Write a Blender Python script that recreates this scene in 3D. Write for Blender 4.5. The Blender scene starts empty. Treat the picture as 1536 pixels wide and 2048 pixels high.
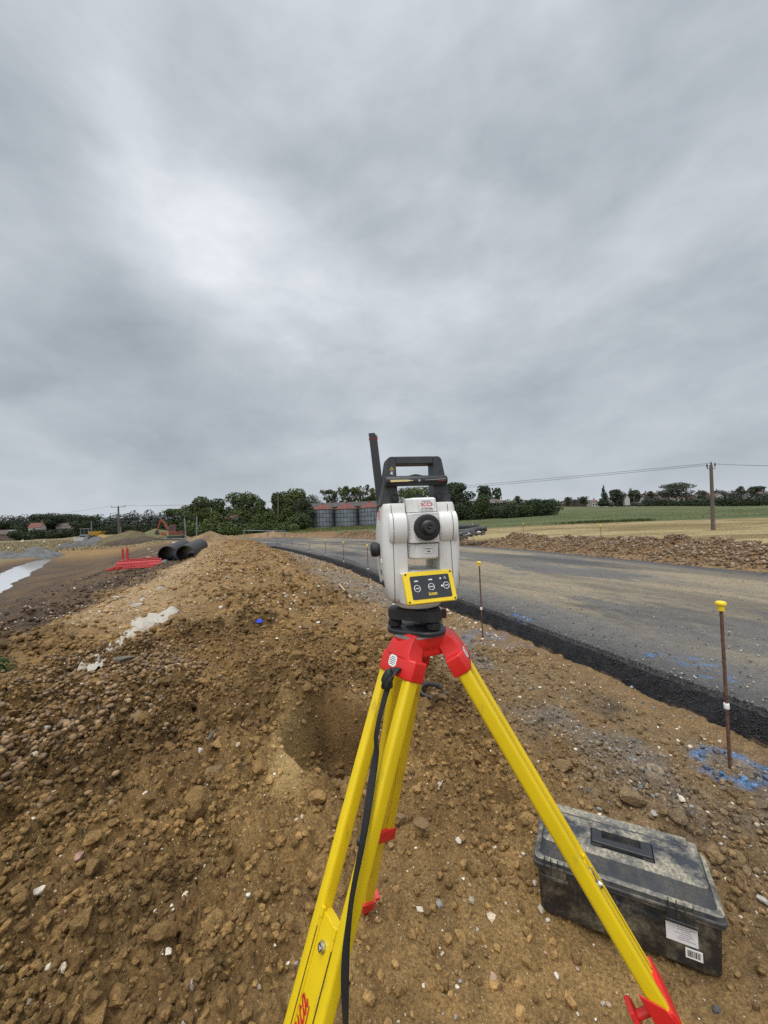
import bpy, bmesh, math, random
import numpy as np
from mathutils import Vector, Matrix, Euler

random.seed(7)
rng = np.random.default_rng(11)
PI = math.pi
scene = bpy.context.scene
COL = scene.collection

# ------------------------------------------------------------------ camera
FPX = 790.0
PITCH = math.atan(21 / FPX)
ROLL = math.radians(-2.3)
EYE = Vector((0, 0, 1.5))
cam_d = bpy.data.cameras.new('camera')
cam = bpy.data.objects.new('camera', cam_d)
COL.objects.link(cam)
cam_d.sensor_fit = 'VERTICAL'
cam_d.sensor_height = 36
cam_d.sensor_width = 27
cam_d.lens = 36 * FPX / 2048
cam_d.clip_start = 0.02
cam_d.clip_end = 8000
CM = Matrix.Rotation(PI / 2 + PITCH, 4, 'X') @ Matrix.Rotation(ROLL, 4, 'Z')
cam.matrix_world = Matrix.Translation(EYE) @ CM
scene.camera = cam


def ray(px, py):
    return CM.to_3x3() @ Vector(((px - 768) / FPX, -(py - 1024) / FPX, -1))


def at(px, py, Y):            # the point at depth Y (metres along world Y) seen at a pixel of the photograph
    v = ray(px, py)
    return EYE + v * (Y / v.y)


def on(px, py, z):            # the point at height z
    v = ray(px, py)
    return EYE + v * ((z - 1.5) / v.z)


# ------------------------------------------------------------------ numpy noise
def _h(ix, iy, s):
    ix = ix.astype(np.int64); iy = iy.astype(np.int64)
    n = (ix * 374761393 + iy * 668265263 + s * 974711 + 1442695041) & 0xffffffff
    n = ((n ^ (n >> 13)) * 1274126177) & 0xffffffff
    n = ((n ^ (n >> 16)) * 2246822519) & 0xffffffff
    n = n ^ (n >> 15)
    return (n & 0xffffff) / float(0xffffff)


def vn(x, y, s=0):
    x = np.asarray(x, float); y = np.asarray(y, float)
    ix = np.floor(x); iy = np.floor(y)
    fx = x - ix; fy = y - iy
    ux = fx * fx * fx * (fx * (fx * 6 - 15) + 10); uy = fy * fy * fy * (fy * (fy * 6 - 15) + 10)
    a = _h(ix, iy, s); b = _h(ix + 1, iy, s); c = _h(ix, iy + 1, s); d = _h(ix + 1, iy + 1, s)
    return (a + (b - a) * ux + (c - a) * uy + (a - b - c + d) * ux * uy) * 2 - 1


def fbm(x, y, o=4, s=0, g=0.5):
    r = 0; a = 1.0; t = 0
    for i in range(o):
        ca, sa = math.cos(0.6 * i + .3), math.sin(0.6 * i + .3)
        r = r + a * vn((x * ca - y * sa) * 2 ** i + 17.3 * i, (x * sa + y * ca) * 2 ** i - 9.1 * i, s + i * 31)
        t += a; a *= g
    return r / t


def domes(x, y, cell, s=0, fill=.8):    # rounded lumps scattered on a jittered grid, 0..1
    gx = x / cell; gy = y / cell
    ix = np.floor(gx); iy = np.floor(gy)
    out = np.zeros_like(gx)
    for dx in (-1, 0, 1):
        for dy in (-1, 0, 1):
            cx = ix + dx; cy = iy + dy
            px = cx + .15 + .7 * _h(cx, cy, s); py = cy + .15 + .7 * _h(cx, cy, s + 1)
            r = .25 + .5 * _h(cx, cy, s + 2) ** 1.5
            keep = _h(cx, cy, s + 3) < fill
            an = _h(cx, cy, s + 4) * 3.14; st = .65 + .6 * _h(cx, cy, s + 5)
            ex = (gx - px) * np.cos(an) + (gy - py) * np.sin(an); ey = -(gx - px) * np.sin(an) + (gy - py) * np.cos(an)
            d2 = (ex * st) ** 2 + (ey / st) ** 2
            hgt = np.sqrt(np.clip(1 - d2 / (r * r), 0, 1)) * r * 1.6 * keep
            out = np.maximum(out, hgt)
    return out


def ss(a, b, x):
    t = np.clip((x - a) / (b - a), 0, 1)
    return t * t * (3 - 2 * t)


# ------------------------------------------------------------------ object helpers
def link(o, parent=None):
    COL.objects.link(o)
    if parent is not None:
        o.parent = parent
    return o


def tag(o, label=None, cat=None, group=None, kind=None):
    if label: o['label'] = label
    if cat: o['category'] = cat
    if group: o['group'] = group
    if kind: o['kind'] = kind
    return o


def thing(name, label, cat, loc=(0, 0, 0), rz=0, group=None):
    o = bpy.data.objects.new(name, None)
    o.empty_display_size = .1
    link(o)
    o.location = loc
    o.rotation_euler = (0, 0, rz)
    return tag(o, label, cat, group)


def copy_tree(o, parent=None):
    c = o.copy()
    COL.objects.link(c)
    c.parent = parent
    for ch in list(o.children):
        copy_tree(ch, c)
    return c


class MB:
    """collects shapes, links them as ONE mesh object"""
    def __init__(s, k=1.0):
        s.v = []; s.f = []; s.k = k

    def add(s, vs, fs, M=None):
        b = len(s.v)
        for p in vs:
            p = Vector(p)
            if M is not None: p = M @ p
            s.v.append(p)
        s.f += [tuple(i + b for i in q) for q in fs]
        return s

    def box(s, c, d, M=None, rot=None):
        x, y, z = d[0] / 2, d[1] / 2, d[2] / 2
        vs = [Vector(p) for p in ((-x, -y, -z), (x, -y, -z), (x, y, -z), (-x, y, -z), (-x, -y, z), (x, -y, z), (x, y, z), (-x, y, z))]
        if rot is not None:
            R = Euler(rot).to_matrix(); vs = [R @ p for p in vs]
        vs = [p + Vector(c) for p in vs]
        return s.add(vs, [(0, 3, 2, 1), (4, 5, 6, 7), (0, 1, 5, 4), (1, 2, 6, 5), (2, 3, 7, 6), (3, 0, 4, 7)], M)

    def prism(s, poly, a, b, axis='z', M=None):      # poly of 2-D points extruded from a to b along axis
        n = len(poly); vs = []
        for t in (a, b):
            for (p, q) in poly:
                vs.append({'z': (p, q, t), 'y': (p, t, q), 'x': (t, p, q)}[axis])
        fs = [tuple(range(n)), tuple(range(2 * n - 1, n - 1, -1))]
        fs += [(i, n + i, n + (i + 1) % n, (i + 1) % n) for i in range(n)]
        return s.add(vs, fs, M)

    def loft(s, rings, M=None, caps=True):           # rings of equal point counts
        n = len(rings[0]); vs = [p for r in rings for p in r]; fs = []
        for k in range(len(rings) - 1):
            for i in range(n):
                j = (i + 1) % n
                fs.append((k * n + i, k * n + j, (k + 1) * n + j, (k + 1) * n + i))
        if caps:
            fs.append(tuple(range(n - 1, -1, -1)))
            m = (len(rings) - 1) * n
            fs.append(tuple(range(m, m + n)))
        return s.add(vs, fs, M)

    def lathe(s, prof, n=24, M=None):                # profile of (radius, height)
        return s.loft([[(r * math.cos(2 * PI * i / n), r * math.sin(2 * PI * i / n), z) for i in range(n)] for r, z in prof], M)

    def tube(s, pts, r, n=8, M=None, flat=None):
        pts = [Vector(p) for p in pts]; rings = []
        up = None
        for i, p in enumerate(pts):
            d = (pts[min(i + 1, len(pts) - 1)] - pts[max(i - 1, 0)]).normalized()
            if up is None:
                up = Vector((0, 0, 1)) if abs(d.z) < .9 else Vector((1, 0, 0))
            a = d.cross(up).normalized(); b = a.cross(d).normalized(); up = b
            rr = r[i] if isinstance(r, (list, tuple)) else r
            ra, rb = (rr, rr) if flat is None else (rr, rr * flat)
            rings.append([p + a * ra * math.cos(2 * PI * k / n) + b * rb * math.sin(2 * PI * k / n) for k in range(n)])
        return s.loft(rings, M)

    def build(s, name, mat, parent=None, smooth=35, bevel=0, seg=2, recalc=True):
        me = bpy.data.meshes.new(name)
        me.from_pydata([tuple(p * s.k) for p in s.v], [], s.f)
        if recalc:
            bm = bmesh.new(); bm.from_mesh(me)
            bmesh.ops.recalc_face_normals(bm, faces=bm.faces)
            bm.to_mesh(me); bm.free()
        me.materials.append(mat)
        o = bpy.data.objects.new(name, me)
        link(o, parent)
        if smooth:
            me.shade_smooth()
            me.set_sharp_from_angle(angle=math.radians(smooth))
        if bevel:
            m = o.modifiers.new('bevel', 'BEVEL')
            m.width = bevel; m.segments = seg; m.limit_method = 'ANGLE'; m.angle_limit = math.radians(30)
            m.harden_normals = True
        return o


def axis_matrix(o, x, y, z):
    return Matrix(((x[0], y[0], z[0], o[0]), (x[1], y[1], z[1], o[1]), (x[2], y[2], z[2], o[2]), (0, 0, 0, 1)))


def along(p, q):             # matrix whose z axis runs from p to q
    p = Vector(p); q = Vector(q); z = (q - p).normalized()
    x = z.cross(Vector((0, 0, 1)) if abs(z.z) < .95 else Vector((1, 0, 0))).normalized()
    return axis_matrix(p, x, z.cross(x), z), (q - p).length


def lettering(txt, size, mat, parent, M, shear=0, align='CENTER', name='lettering', bold=0, extr=.0002, sx=1.0):
    cu = bpy.data.curves.new(name, 'FONT')
    cu.body = txt; cu.size = size; cu.align_x = align; cu.align_y = 'CENTER'
    cu.extrude = extr; cu.shear = shear; cu.offset = bold
    t = bpy.data.objects.new(name + '_src', cu)
    me = bpy.data.meshes.new_from_object(t)
    bpy.data.objects.remove(t); bpy.data.curves.remove(cu)
    me.name = name
    me.transform(Matrix.Diagonal((sx, 1, 1, 1)))
    me.transform(M)
    me.materials.clear(); me.materials.append(mat)
    return link(bpy.data.objects.new(name, me), parent)


# ------------------------------------------------------------------ materials
def _new(name):
    m = bpy.data.materials.new(name); m.use_nodes = True
    nt = m.node_tree; N = nt.nodes
    return m, nt, N, N['Principled BSDF']


def L(nt, a, b): nt.links.new(a, b)


def mat(name, col, rough=.5, metal=0, var=.12, scale=12, bump=0, bscale=80, dirt=None, dscale=5, damt=.5, spec=.5, stretch=(1, 1, 1), dlo=.45, coat=0, dw=.22, settle=False):
    m, nt, N, B = _new(name)
    tc = N.new('ShaderNodeTexCoord'); mp = N.new('ShaderNodeMapping'); mp.inputs['Scale'].default_value = stretch
    L(nt, tc.outputs['Object'], mp.inputs['Vector'])
    n1 = N.new('ShaderNodeTexNoise'); n1.inputs['Scale'].default_value = scale; n1.inputs['Detail'].default_value = 5
    L(nt, mp.outputs[0], n1.inputs['Vector'])
    mr = N.new('ShaderNodeMapRange'); mr.inputs[1].default_value = .3; mr.inputs[2].default_value = .7
    mr.inputs[3].default_value = 1 - var; mr.inputs[4].default_value = 1 + var
    L(nt, n1.outputs['Fac'], mr.inputs[0])
    mx = N.new('ShaderNodeMix'); mx.data_type = 'RGBA'; mx.blend_type = 'MULTIPLY'; mx.inputs[0].default_value = 1
    mx.inputs[6].default_value = (*col, 1)
    L(nt, mr.outputs[0], mx.inputs[7])
    out = mx.outputs[2]
    rg = rough
    B.inputs['Roughness'].default_value = rough
    if dirt:
        n2 = N.new('ShaderNodeTexNoise'); n2.inputs['Scale'].default_value = dscale; n2.inputs['Detail'].default_value = 8; n2.inputs['Roughness'].default_value = .68
        L(nt, mp.outputs[0], n2.inputs['Vector'])
        r2 = N.new('ShaderNodeMapRange'); r2.inputs[1].default_value = dlo; r2.inputs[2].default_value = dlo + dw; r2.inputs[4].default_value = damt
        L(nt, n2.outputs['Fac'], r2.inputs[0])
        fac = r2.outputs[0]
        n3 = N.new('ShaderNodeTexNoise'); n3.inputs['Scale'].default_value = dscale * 9; n3.inputs['Detail'].default_value = 6; n3.inputs['Roughness'].default_value = .7
        L(nt, mp.outputs[0], n3.inputs['Vector'])
        r4 = N.new('ShaderNodeMapRange'); r4.inputs[1].default_value = .36; r4.inputs[2].default_value = .62; r4.inputs[3].default_value = .25
        L(nt, n3.outputs['Fac'], r4.inputs[0])
        q = N.new('ShaderNodeMath'); q.operation = 'MULTIPLY'; L(nt, fac, q.inputs[0]); L(nt, r4.outputs[0], q.inputs[1]); fac = q.outputs[0]
        if settle:                  # dust lies on faces that look up
            ge = N.new('ShaderNodeNewGeometry'); sz = N.new('ShaderNodeSeparateXYZ'); L(nt, ge.outputs['Normal'], sz.inputs[0])
            r5 = N.new('ShaderNodeMapRange'); r5.inputs[1].default_value = .55; r5.inputs[2].default_value = .97; r5.inputs[3].default_value = .18
            L(nt, sz.outputs[2], r5.inputs[0])
            q = N.new('ShaderNodeMath'); q.operation = 'MULTIPLY'; L(nt, fac, q.inputs[0]); L(nt, r5.outputs[0], q.inputs[1]); fac = q.outputs[0]
        m2 = N.new('ShaderNodeMix'); m2.data_type = 'RGBA'
        L(nt, fac, m2.inputs[0]); L(nt, out, m2.inputs[6]); m2.inputs[7].default_value = (*dirt, 1)
        out = m2.outputs[2]
        r3 = N.new('ShaderNodeMapRange'); r3.inputs[3].default_value = rough; r3.inputs[4].default_value = min(1, rough + .35); r3.inputs[2].default_value = max(damt, .01)
        L(nt, r2.outputs[0], r3.inputs[0]); L(nt, r3.outputs[0], B.inputs['Roughness'])
    L(nt, out, B.inputs['Base Color'])
    B.inputs['Metallic'].default_value = metal
    B.inputs['Specular IOR Level'].default_value = spec
    if coat: B.inputs['Coat Weight'].default_value = coat
    if bump:
        nb = N.new('ShaderNodeTexNoise'); nb.inputs['Scale'].default_value = bscale; nb.inputs['Detail'].default_value = 4
        L(nt, mp.outputs[0], nb.inputs['Vector'])
        bp = N.new('ShaderNodeBump'); bp.inputs['Strength'].default_value = bump; bp.inputs['Distance'].default_value = .002
        L(nt, nb.outputs['Fac'], bp.inputs['Height']); L(nt, bp.outputs[0], B.inputs['Normal'])
    return m


def attr_mat(name, rough=.9, fine=120, fvar=.35, mid=14, mvar=.2, bump=.6, bdist=.004, spec=.25, transl=0, wet=False, fleck=0):
    """base colour from the mesh's own colour attribute, broken up by noise"""
    m, nt, N, B = _new(name)
    at_ = N.new('ShaderNodeAttribute'); at_.attribute_name = 'Col'
    tc = N.new('ShaderNodeTexCoord')
    cur = at_.outputs['Color']
    for sc, va in ((fine, fvar), (mid, mvar)):
        n = N.new('ShaderNodeTexNoise'); n.inputs['Scale'].default_value = sc; n.inputs['Detail'].default_value = 6; n.inputs['Roughness'].default_value = .65
        L(nt, tc.outputs['Object'], n.inputs['Vector'])
        mr = N.new('ShaderNodeMapRange'); mr.inputs[1].default_value = .3; mr.inputs[2].default_value = .7
        mr.inputs[3].default_value = 1 - va; mr.inputs[4].default_value = 1 + va
        L(nt, n.outputs['Fac'], mr.inputs[0])
        mx = N.new('ShaderNodeMix'); mx.data_type = 'RGBA'; mx.blend_type = 'MULTIPLY'; mx.inputs[0].default_value = 1
        L(nt, cur, mx.inputs[6]); L(nt, mr.outputs[0], mx.inputs[7]); cur = mx.outputs[2]
    if fleck:
        vo = N.new('ShaderNodeTexVoronoi'); vo.inputs['Scale'].default_value = 70; vo.inputs['Randomness'].default_value = 1
        L(nt, tc.outputs['Object'], vo.inputs['Vector'])
        lt = N.new('ShaderNodeMath'); lt.operation = 'LESS_THAN'; lt.inputs[1].default_value = .17
        L(nt, vo.outputs['Distance'], lt.inputs[0])
        sp = N.new('ShaderNodeSeparateColor'); L(nt, vo.outputs['Color'], sp.inputs[0])
        gt = N.new('ShaderNodeMath'); gt.operation = 'GREATER_THAN'; gt.inputs[1].default_value = 1 - fleck
        L(nt, sp.outputs[0], gt.inputs[0])
        mu = N.new('ShaderNodeMath'); mu.operation = 'MULTIPLY'; L(nt, lt.outputs[0], mu.inputs[0]); L(nt, gt.outputs[0], mu.inputs[1])
        mu2 = N.new('ShaderNodeMath'); mu2.operation = 'MULTIPLY'; L(nt, mu.outputs[0], mu2.inputs[0]); L(nt, at_.outputs['Alpha'], mu2.inputs[1])
        m3 = N.new('ShaderNodeMix'); m3.data_type = 'RGBA'; L(nt, mu2.outputs[0], m3.inputs[0]); L(nt, cur, m3.inputs[6]); m3.inputs[7].default_value = (.55, .45, .31, 1)
        cur = m3.outputs[2]
    L(nt, cur, B.inputs['Base Color'])
    B.inputs['Roughness'].default_value = rough
    B.inputs['Specular IOR Level'].default_value = spec
    if wet:
        n = N.new('ShaderNodeTexNoise'); n.inputs['Scale'].default_value = 3; n.inputs['Detail'].default_value = 5
        L(nt, tc.outputs['Object'], n.inputs['Vector'])
        mr = N.new('ShaderNodeMapRange'); mr.inputs[1].default_value = .4; mr.inputs[2].default_value = .65; mr.inputs[3].default_value = .55; mr.inputs[4].default_value = .9
        L(nt, n.outputs['Fac'], mr.inputs[0]); L(nt, mr.outputs[0], B.inputs['Roughness'])
    if bump:
        n = N.new('ShaderNodeTexNoise'); n.inputs['Scale'].default_value = fine * .9; n.inputs['Detail'].default_value = 7; n.inputs['Roughness'].default_value = .7
        L(nt, tc.outputs['Object'], n.inputs['Vector'])
        bp = N.new('ShaderNodeBump'); bp.inputs['Strength'].default_value = bump; bp.inputs['Distance'].default_value = bdist
        L(nt, n.outputs['Fac'], bp.inputs['Height']); L(nt, bp.outputs[0], B.inputs['Normal'])
    return m


M_soil = attr_mat('soil', fine=90, fvar=.55, mid=9, mvar=.28, bump=1, bdist=.012, wet=False, fleck=.28)
M_clod = attr_mat('clod', fine=110, fvar=.45, mid=16, mvar=.25, bump=1, bdist=.007)
M_stone = attr_mat('stone', rough=.75, fine=150, fvar=.25, mid=40, mvar=.15, bump=.3, bdist=.002, spec=.4)
M_leaf = attr_mat('foliage', rough=.8, fine=3, fvar=.25, mid=.5, mvar=.2, bump=0, spec=.2)
M_road = attr_mat('road_surface', rough=.85, fine=90, fvar=.6, mid=7, mvar=.18, bump=.9, bdist=.006, fleck=.22)


def numpy_mesh(name, V, F, mat_, C=None, parent=None, smooth=True, alpha=None):
    """V (n,3), F (m,k) as one mesh object, colour attribute C (n,3)"""
    me = bpy.data.meshes.new(name)
    n, (m, k) = len(V), F.shape
    me.vertices.add(n); me.vertices.foreach_set('co', V.astype(np.float32).ravel())
    me.loops.add(m * k); me.loops.foreach_set('vertex_index', F.astype(np.int32).ravel())
    me.polygons.add(m); me.polygons.foreach_set('loop_start', np.arange(0, m * k, k, dtype=np.int32))
    me.polygons.foreach_set('use_smooth', np.full(m, smooth))
    me.update(calc_edges=True)
    if C is not None:
        ca = me.color_attributes.new('Col', 'FLOAT_COLOR', 'POINT')
        A = np.ones((n, 1)) if alpha is None else alpha.reshape(n, 1)
        ca.data.foreach_set('color', np.hstack([C, A]).astype(np.float32).ravel())
    me.materials.append(mat_)
    return link(bpy.data.objects.new(name, me), parent)


def ico(sub):
    bm = bmesh.new(); bmesh.ops.create_icosphere(bm, subdivisions=sub, radius=1)
    V = np.array([v.co[:] for v in bm.verts]); F = np.array([[v.index for v in f.verts] for f in bm.faces]); bm.free()
    return V, F


ICO = {1: ico(1), 2: ico(2), 3: ico(3)}


def rubble(name, pos, size, col, mat_, sub=1, squash=(.55, .9), jag=.2, smooth=False, sink=.25, parent=None, seed=1, cut=0):
    """many stones as one mesh: pos (n,3), size (n,), col (n,3)"""
    r = np.random.default_rng(seed)
    V0, F0 = ICO[sub]; n = len(pos); nv = len(V0)
    P = V0[None] * (1 + r.uniform(-jag, jag, (n, nv, 1)))
    for _ in range(cut):           # knock flat faces into each lump
        d = r.normal(0, 1, (n, 1, 3)); d /= np.linalg.norm(d, axis=2, keepdims=True)
        q = (P * d).sum(2, keepdims=True) - r.uniform(.45, .8, (n, 1, 1))
        P = P - np.maximum(q, 0) * d
    sc = np.stack([np.ones(n), r.uniform(.6, 1, n), r.uniform(squash[0], squash[1], n)], 1)
    P = P * sc[:, None, :]
    a = r.uniform(0, 2 * PI, n); b = r.normal(0, .3, n)
    cb, sb = np.cos(b)[:, None], np.sin(b)[:, None]
    x, y, z = P[..., 0].copy(), P[..., 1].copy(), P[..., 2].copy()
    x, z = x * cb - z * sb, x * sb + z * cb
    ca, sa = np.cos(a)[:, None], np.sin(a)[:, None]
    x, y = x * ca - y * sa, x * sa + y * ca
    P = np.stack([x, y, z], 2) * size[:, None, None] * .5
    P += pos[:, None, :]
    P[..., 2] += (size * (.5 * sc[:, 2] - sink))[:, None]
    F = (F0[None] + (np.arange(n) * nv)[:, None, None]).reshape(-1, 3)
    C = np.repeat(col, nv, 0)
    return numpy_mesh(name, P.reshape(-1, 3), F, mat_, C, parent, smooth)


# ------------------------------------------------------------------ world and sun
w = bpy.data.worlds.new('World'); scene.world = w; w.use_nodes = True
nt = w.node_tree; N = nt.nodes; N.clear()
SUN_EL, SUN_AZ = math.radians(58), math.radians(205)
tc = N.new('ShaderNodeTexCoord')
sky = N.new('ShaderNodeTexSky'); sky.sky_type = 'NISHITA'; sky.sun_disc = False
sky.sun_elevation = SUN_EL; sky.sun_rotation = SUN_AZ
bg1 = N.new('ShaderNodeBackground'); bg1.inputs['Strength'].default_value = .06
L(nt, sky.outputs[0], bg1.inputs['Color'])


def math_(op, a, b=None, c=None):
    n = N.new('ShaderNodeMath'); n.operation = op
    for i, q in enumerate((a, b, c)):
        if q is None: continue
        if isinstance(q, (int, float)): n.inputs[i].default_value = q
        else: L(nt, q, n.inputs[i])
    return n.outputs[0]


sx = N.new('ShaderNodeSeparateXYZ'); L(nt, tc.outputs['Generated'], sx.inputs[0])
X_, Y_, Z_ = sx.outputs
zc = math_('MAXIMUM', Z_, 0.0)
den = math_('ADD', zc, .5)
cb_ = N.new('ShaderNodeCombineXYZ'); L(nt, math_('DIVIDE', X_, den), cb_.inputs[0]); L(nt, math_('DIVIDE', Y_, den), cb_.inputs[1])


def noise(sc, det, rough, off, rot=0, stretch=(1, 1, 1), dist=0):
    mp = N.new('ShaderNodeMapping'); mp.inputs['Location'].default_value = off; mp.inputs['Rotation'].default_value = (0, 0, rot); mp.inputs['Scale'].default_value = stretch
    L(nt, cb_.outputs[0], mp.inputs['Vector'])
    n = N.new('ShaderNodeTexNoise'); n.inputs['Scale'].default_value = sc; n.inputs['Detail'].default_value = det; n.inputs['Roughness'].default_value = rough; n.inputs['Distortion'].default_value = dist
    L(nt, mp.outputs[0], n.inputs['Vector'])
    return n.outputs['Fac']


def lobe(px, py, width, amp):       # a broad brighter or darker patch of cloud in one direction
    v = ray(px, py).normalized()
    d = N.new('ShaderNodeVectorMath'); d.operation = 'DOT_PRODUCT'; L(nt, tc.outputs['Generated'], d.inputs[0]); d.inputs[1].default_value = v
    e = math_('SUBTRACT', d.outputs['Value'], 1)
    e = math_('MULTIPLY', e, 2 / math.radians(width) ** 2)
    e = math_('EXPONENT', e)
    return math_('MULTIPLY', e, amp)


big = noise(1.3, 4, .5, (2.3, 1.1, 0), .6, (1.5, .8, 1), .3)
def lumps(sc, det, rough, off, dist):       # cloud lumps, flattened towards the horizon
    mp = N.new('ShaderNodeMapping'); mp.inputs['Location'].default_value = off; mp.inputs['Rotation'].default_value = (.15, -.35, .3); mp.inputs['Scale'].default_value = (1, 1, 1.9)
    L(nt, tc.outputs['Generated'], mp.inputs['Vector'])
    n = N.new('ShaderNodeTexNoise'); n.inputs['Scale'].default_value = sc; n.inputs['Detail'].default_value = det; n.inputs['Roughness'].default_value = rough; n.inputs['Distortion'].default_value = dist
    L(nt, mp.outputs[0], n.inputs['Vector'])
    return n.outputs['Fac']


mid_ = lumps(2.6, 8, .52, (5.2, 3.3, 1), .35)
fin = lumps(7.5, 7, .55, (1.2, 7.3, 2), .3)
val = math_('MULTIPLY', math_('SUBTRACT', big, .5), .16)
val = math_('ADD', val, math_('MULTIPLY', math_('SUBTRACT', mid_, .5), .46))
val = math_('ADD', val, math_('MULTIPLY', math_('SUBTRACT', fin, .5), .24))
rag = math_('ADD', .15, math_('ADD', math_('MULTIPLY', mid_, 1.1), math_('MULTIPLY', fin, .6)))       # clouds break up raggedly
for a in ((330, 400, 7, .10), (450, 500, 8, .14), (600, 600, 9, .12), (240, 290, 5, .06), (700, 340, 10, .05), (820, 700, 7, .07), (950, 470, 8, .05), (1180, 620, 8, .05), (20, 540, 6, .06), (130, 760, 8, .02),
          (60, 640, 7, -.07), (240, 620, 7, -.10), (330, 720, 7, -.06), (430, 860, 9, -.08), (1150, 500, 9, -.05), (1000, 790, 7, -.05), (1330, 820, 10, -.07), (1100, 850, 8, -.04), (500, 150, 9, -.03),
          (60, 300, 9, -.06), (700, 60, 14, -.05), (1400, 150, 14, -.04), (1480, 380, 7, .06), (620, 900, 10, -.02)):
    val = math_('ADD', val, math_('MULTIPLY', lobe(*a), rag))
val = math_('ADD', val, SKY_BASE := .58)
# haze towards the horizon
hz = math_('POWER', math_('SUBTRACT', 1, math_('MINIMUM', zc, 1)), 14)
val = math_('ADD', math_('MULTIPLY', val, math_('SUBTRACT', 1, math_('MULTIPLY', hz, .85))), math_('MULTIPLY', hz, .85 * .66))
val = math_('MULTIPLY', math_('MAXIMUM', val, .12), math_('ADD', 1, math_('MULTIPLY', math_('MAXIMUM', math_('MULTIPLY', Y_, -1), 0), .9)))   # unseen sky behind the viewer brightened to add light
# overcast is brightest overhead; raised further out of view to add light
val = math_('MULTIPLY', val, math_('ADD', 1, math_('MULTIPLY', math_('POWER', zc, 16), 8)))
cr = N.new('ShaderNodeMix'); cr.data_type = 'RGBA'
L(nt, math_('MULTIPLY_ADD', val, 1.6, -.35), cr.inputs[0]); cr.inputs[6].default_value = (.845, .965, 1.10, 1); cr.inputs[7].default_value = (.955, 1.0, 1.055, 1)
vm = N.new('ShaderNodeVectorMath'); vm.operation = 'SCALE'; L(nt, cr.outputs[2], vm.inputs[0]); L(nt, val, vm.inputs['Scale'])
bg2 = N.new('ShaderNodeBackground'); L(nt, vm.outputs[0], bg2.inputs['Color']); bg2.inputs['Strength'].default_value = 1
ms = N.new('ShaderNodeMixShader'); ms.inputs[0].default_value = .93
L(nt, bg1.outputs[0], ms.inputs[1]); L(nt, bg2.outputs[0], ms.inputs[2])
wo = N.new('ShaderNodeOutputWorld'); L(nt, ms.outputs[0], wo.inputs[0])

sd = bpy.data.lights.new('sun', 'SUN'); so = bpy.data.objects.new('sun', sd); link(so)
sd.energy = 1.3; sd.angle = math.radians(25); sd.color = (1, .965, .91)
so.rotation_euler = (PI / 2 - SUN_EL, 0, -SUN_AZ + PI)      # same direction as the sky's sun
scene.view_settings.view_transform = 'Standard'; scene.view_settings.look = 'None'
scene.view_settings.exposure = 0; scene.view_settings.gamma = 1
scene.cycles.use_denoising = False

# ------------------------------------------------------------------ terrain
RL_Y = np.array([-8, -2, 0, 1.5, 2.66, 3.66, 4.99, 6.24, 10.24, 13.35, 19.44, 23.44, 27.69, 36.6, 46.6, 60, 90])
RL_X = np.array([5.0, 3.6, 3.1, 2.76, 2.46, 2.17, 1.76, 1.35, -.17, -1.21, -3.71, -5.5, -7.6, -12.5, -18.8, -30, -60])
RR_Y = np.array([-8, 0, 4, 8.03, 10.03, 12.49, 16.48, 20.83, 27, 33.77, 43.03, 53.4, 62, 92])
RR_X = np.array([10.2, 9.1, 8.5, 7.8, 7.3, 6.68, 5.62, 4.11, 1.7, -1.3, -7.07, -16.9, -27, -56])


def _sm(xs, ys, q):       # smooth (cubic) interpolation of a table
    q = np.asarray(q, float)
    m = np.gradient(ys, xs)
    i = np.clip(np.searchsorted(xs, q) - 1, 0, len(xs) - 2)
    h = xs[i + 1] - xs[i]; t = np.clip((q - xs[i]) / h, 0, 1)
    a = (1 + 2 * t) * (1 - t) ** 2; b = t * (1 - t) ** 2; c = t * t * (3 - 2 * t); d = t * t * (t - 1)
    r = a * ys[i] + b * h * m[i] + c * ys[i + 1] + d * h * m[i + 1]
    return np.where(q > xs[-1], ys[-1] + (q - xs[-1]) * (ys[-1] - ys[-2]) / (xs[-1] - xs[-2]), np.where(q < xs[0], ys[0] + (q - xs[0]) * (ys[1] - ys[0]) / (xs[1] - xs[0]), r))


def xL(y): return _sm(RL_Y, RL_X, y)
def xR(y): return _sm(RR_Y, RR_X, y)


FT = np.array([-1.6, -1.0, -.55, -.3, 0, .25, .43, .65, .95, 1.3]); FD = np.array([0, 20, 45, 60, 100, 200, 350, 900])
FZ = np.array([[-1.3, -1.3, -1.3, -1.2, -.8, -.1, 0, 0], [-1.3, -1.3, -1.3, -1.2, -.8, -.1, 0, 0], [-1.2, -1.1, -1.0, -.8, 0, 1.2, 1.4, 1.4], [.2, .1, .1, .3, .9, 1.3, 1.5, 2],
               [.05, .05, .3, .5, .95, 1.6, 2.5, 4], [.1, .1, .5, .75, 1.35, 2.6, 5, 9], [.1, .1, .6, .85, 1.6, 4.6, 9.3, 14], [.1, .1, .6, .9, 1.7, 3.8, 6.7, 12], [.1, .1, .5, .6, .9, 1.8, 3.2, 9], [.1, .1, .5, .6, .7, .9, 1.5, 6]])


def zfar(x, y):
    d = np.maximum(y, np.abs(x) * .6); t = np.clip(x / np.maximum(d, .5), FT[0], FT[-1]); d = np.clip(d, 0, 899)
    i = np.clip(np.searchsorted(FT, t) - 1, 0, len(FT) - 2); j = np.clip(np.searchsorted(FD, d) - 1, 0, len(FD) - 2)
    a = ss(0, 1, (t - FT[i]) / (FT[i + 1] - FT[i])); b = (d - FD[j]) / (FD[j + 1] - FD[j])
    return (FZ[i, j] * (1 - a) + FZ[i + 1, j] * a) * (1 - b) + (FZ[i, j + 1] * (1 - a) + FZ[i + 1, j + 1] * a) * b


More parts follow.
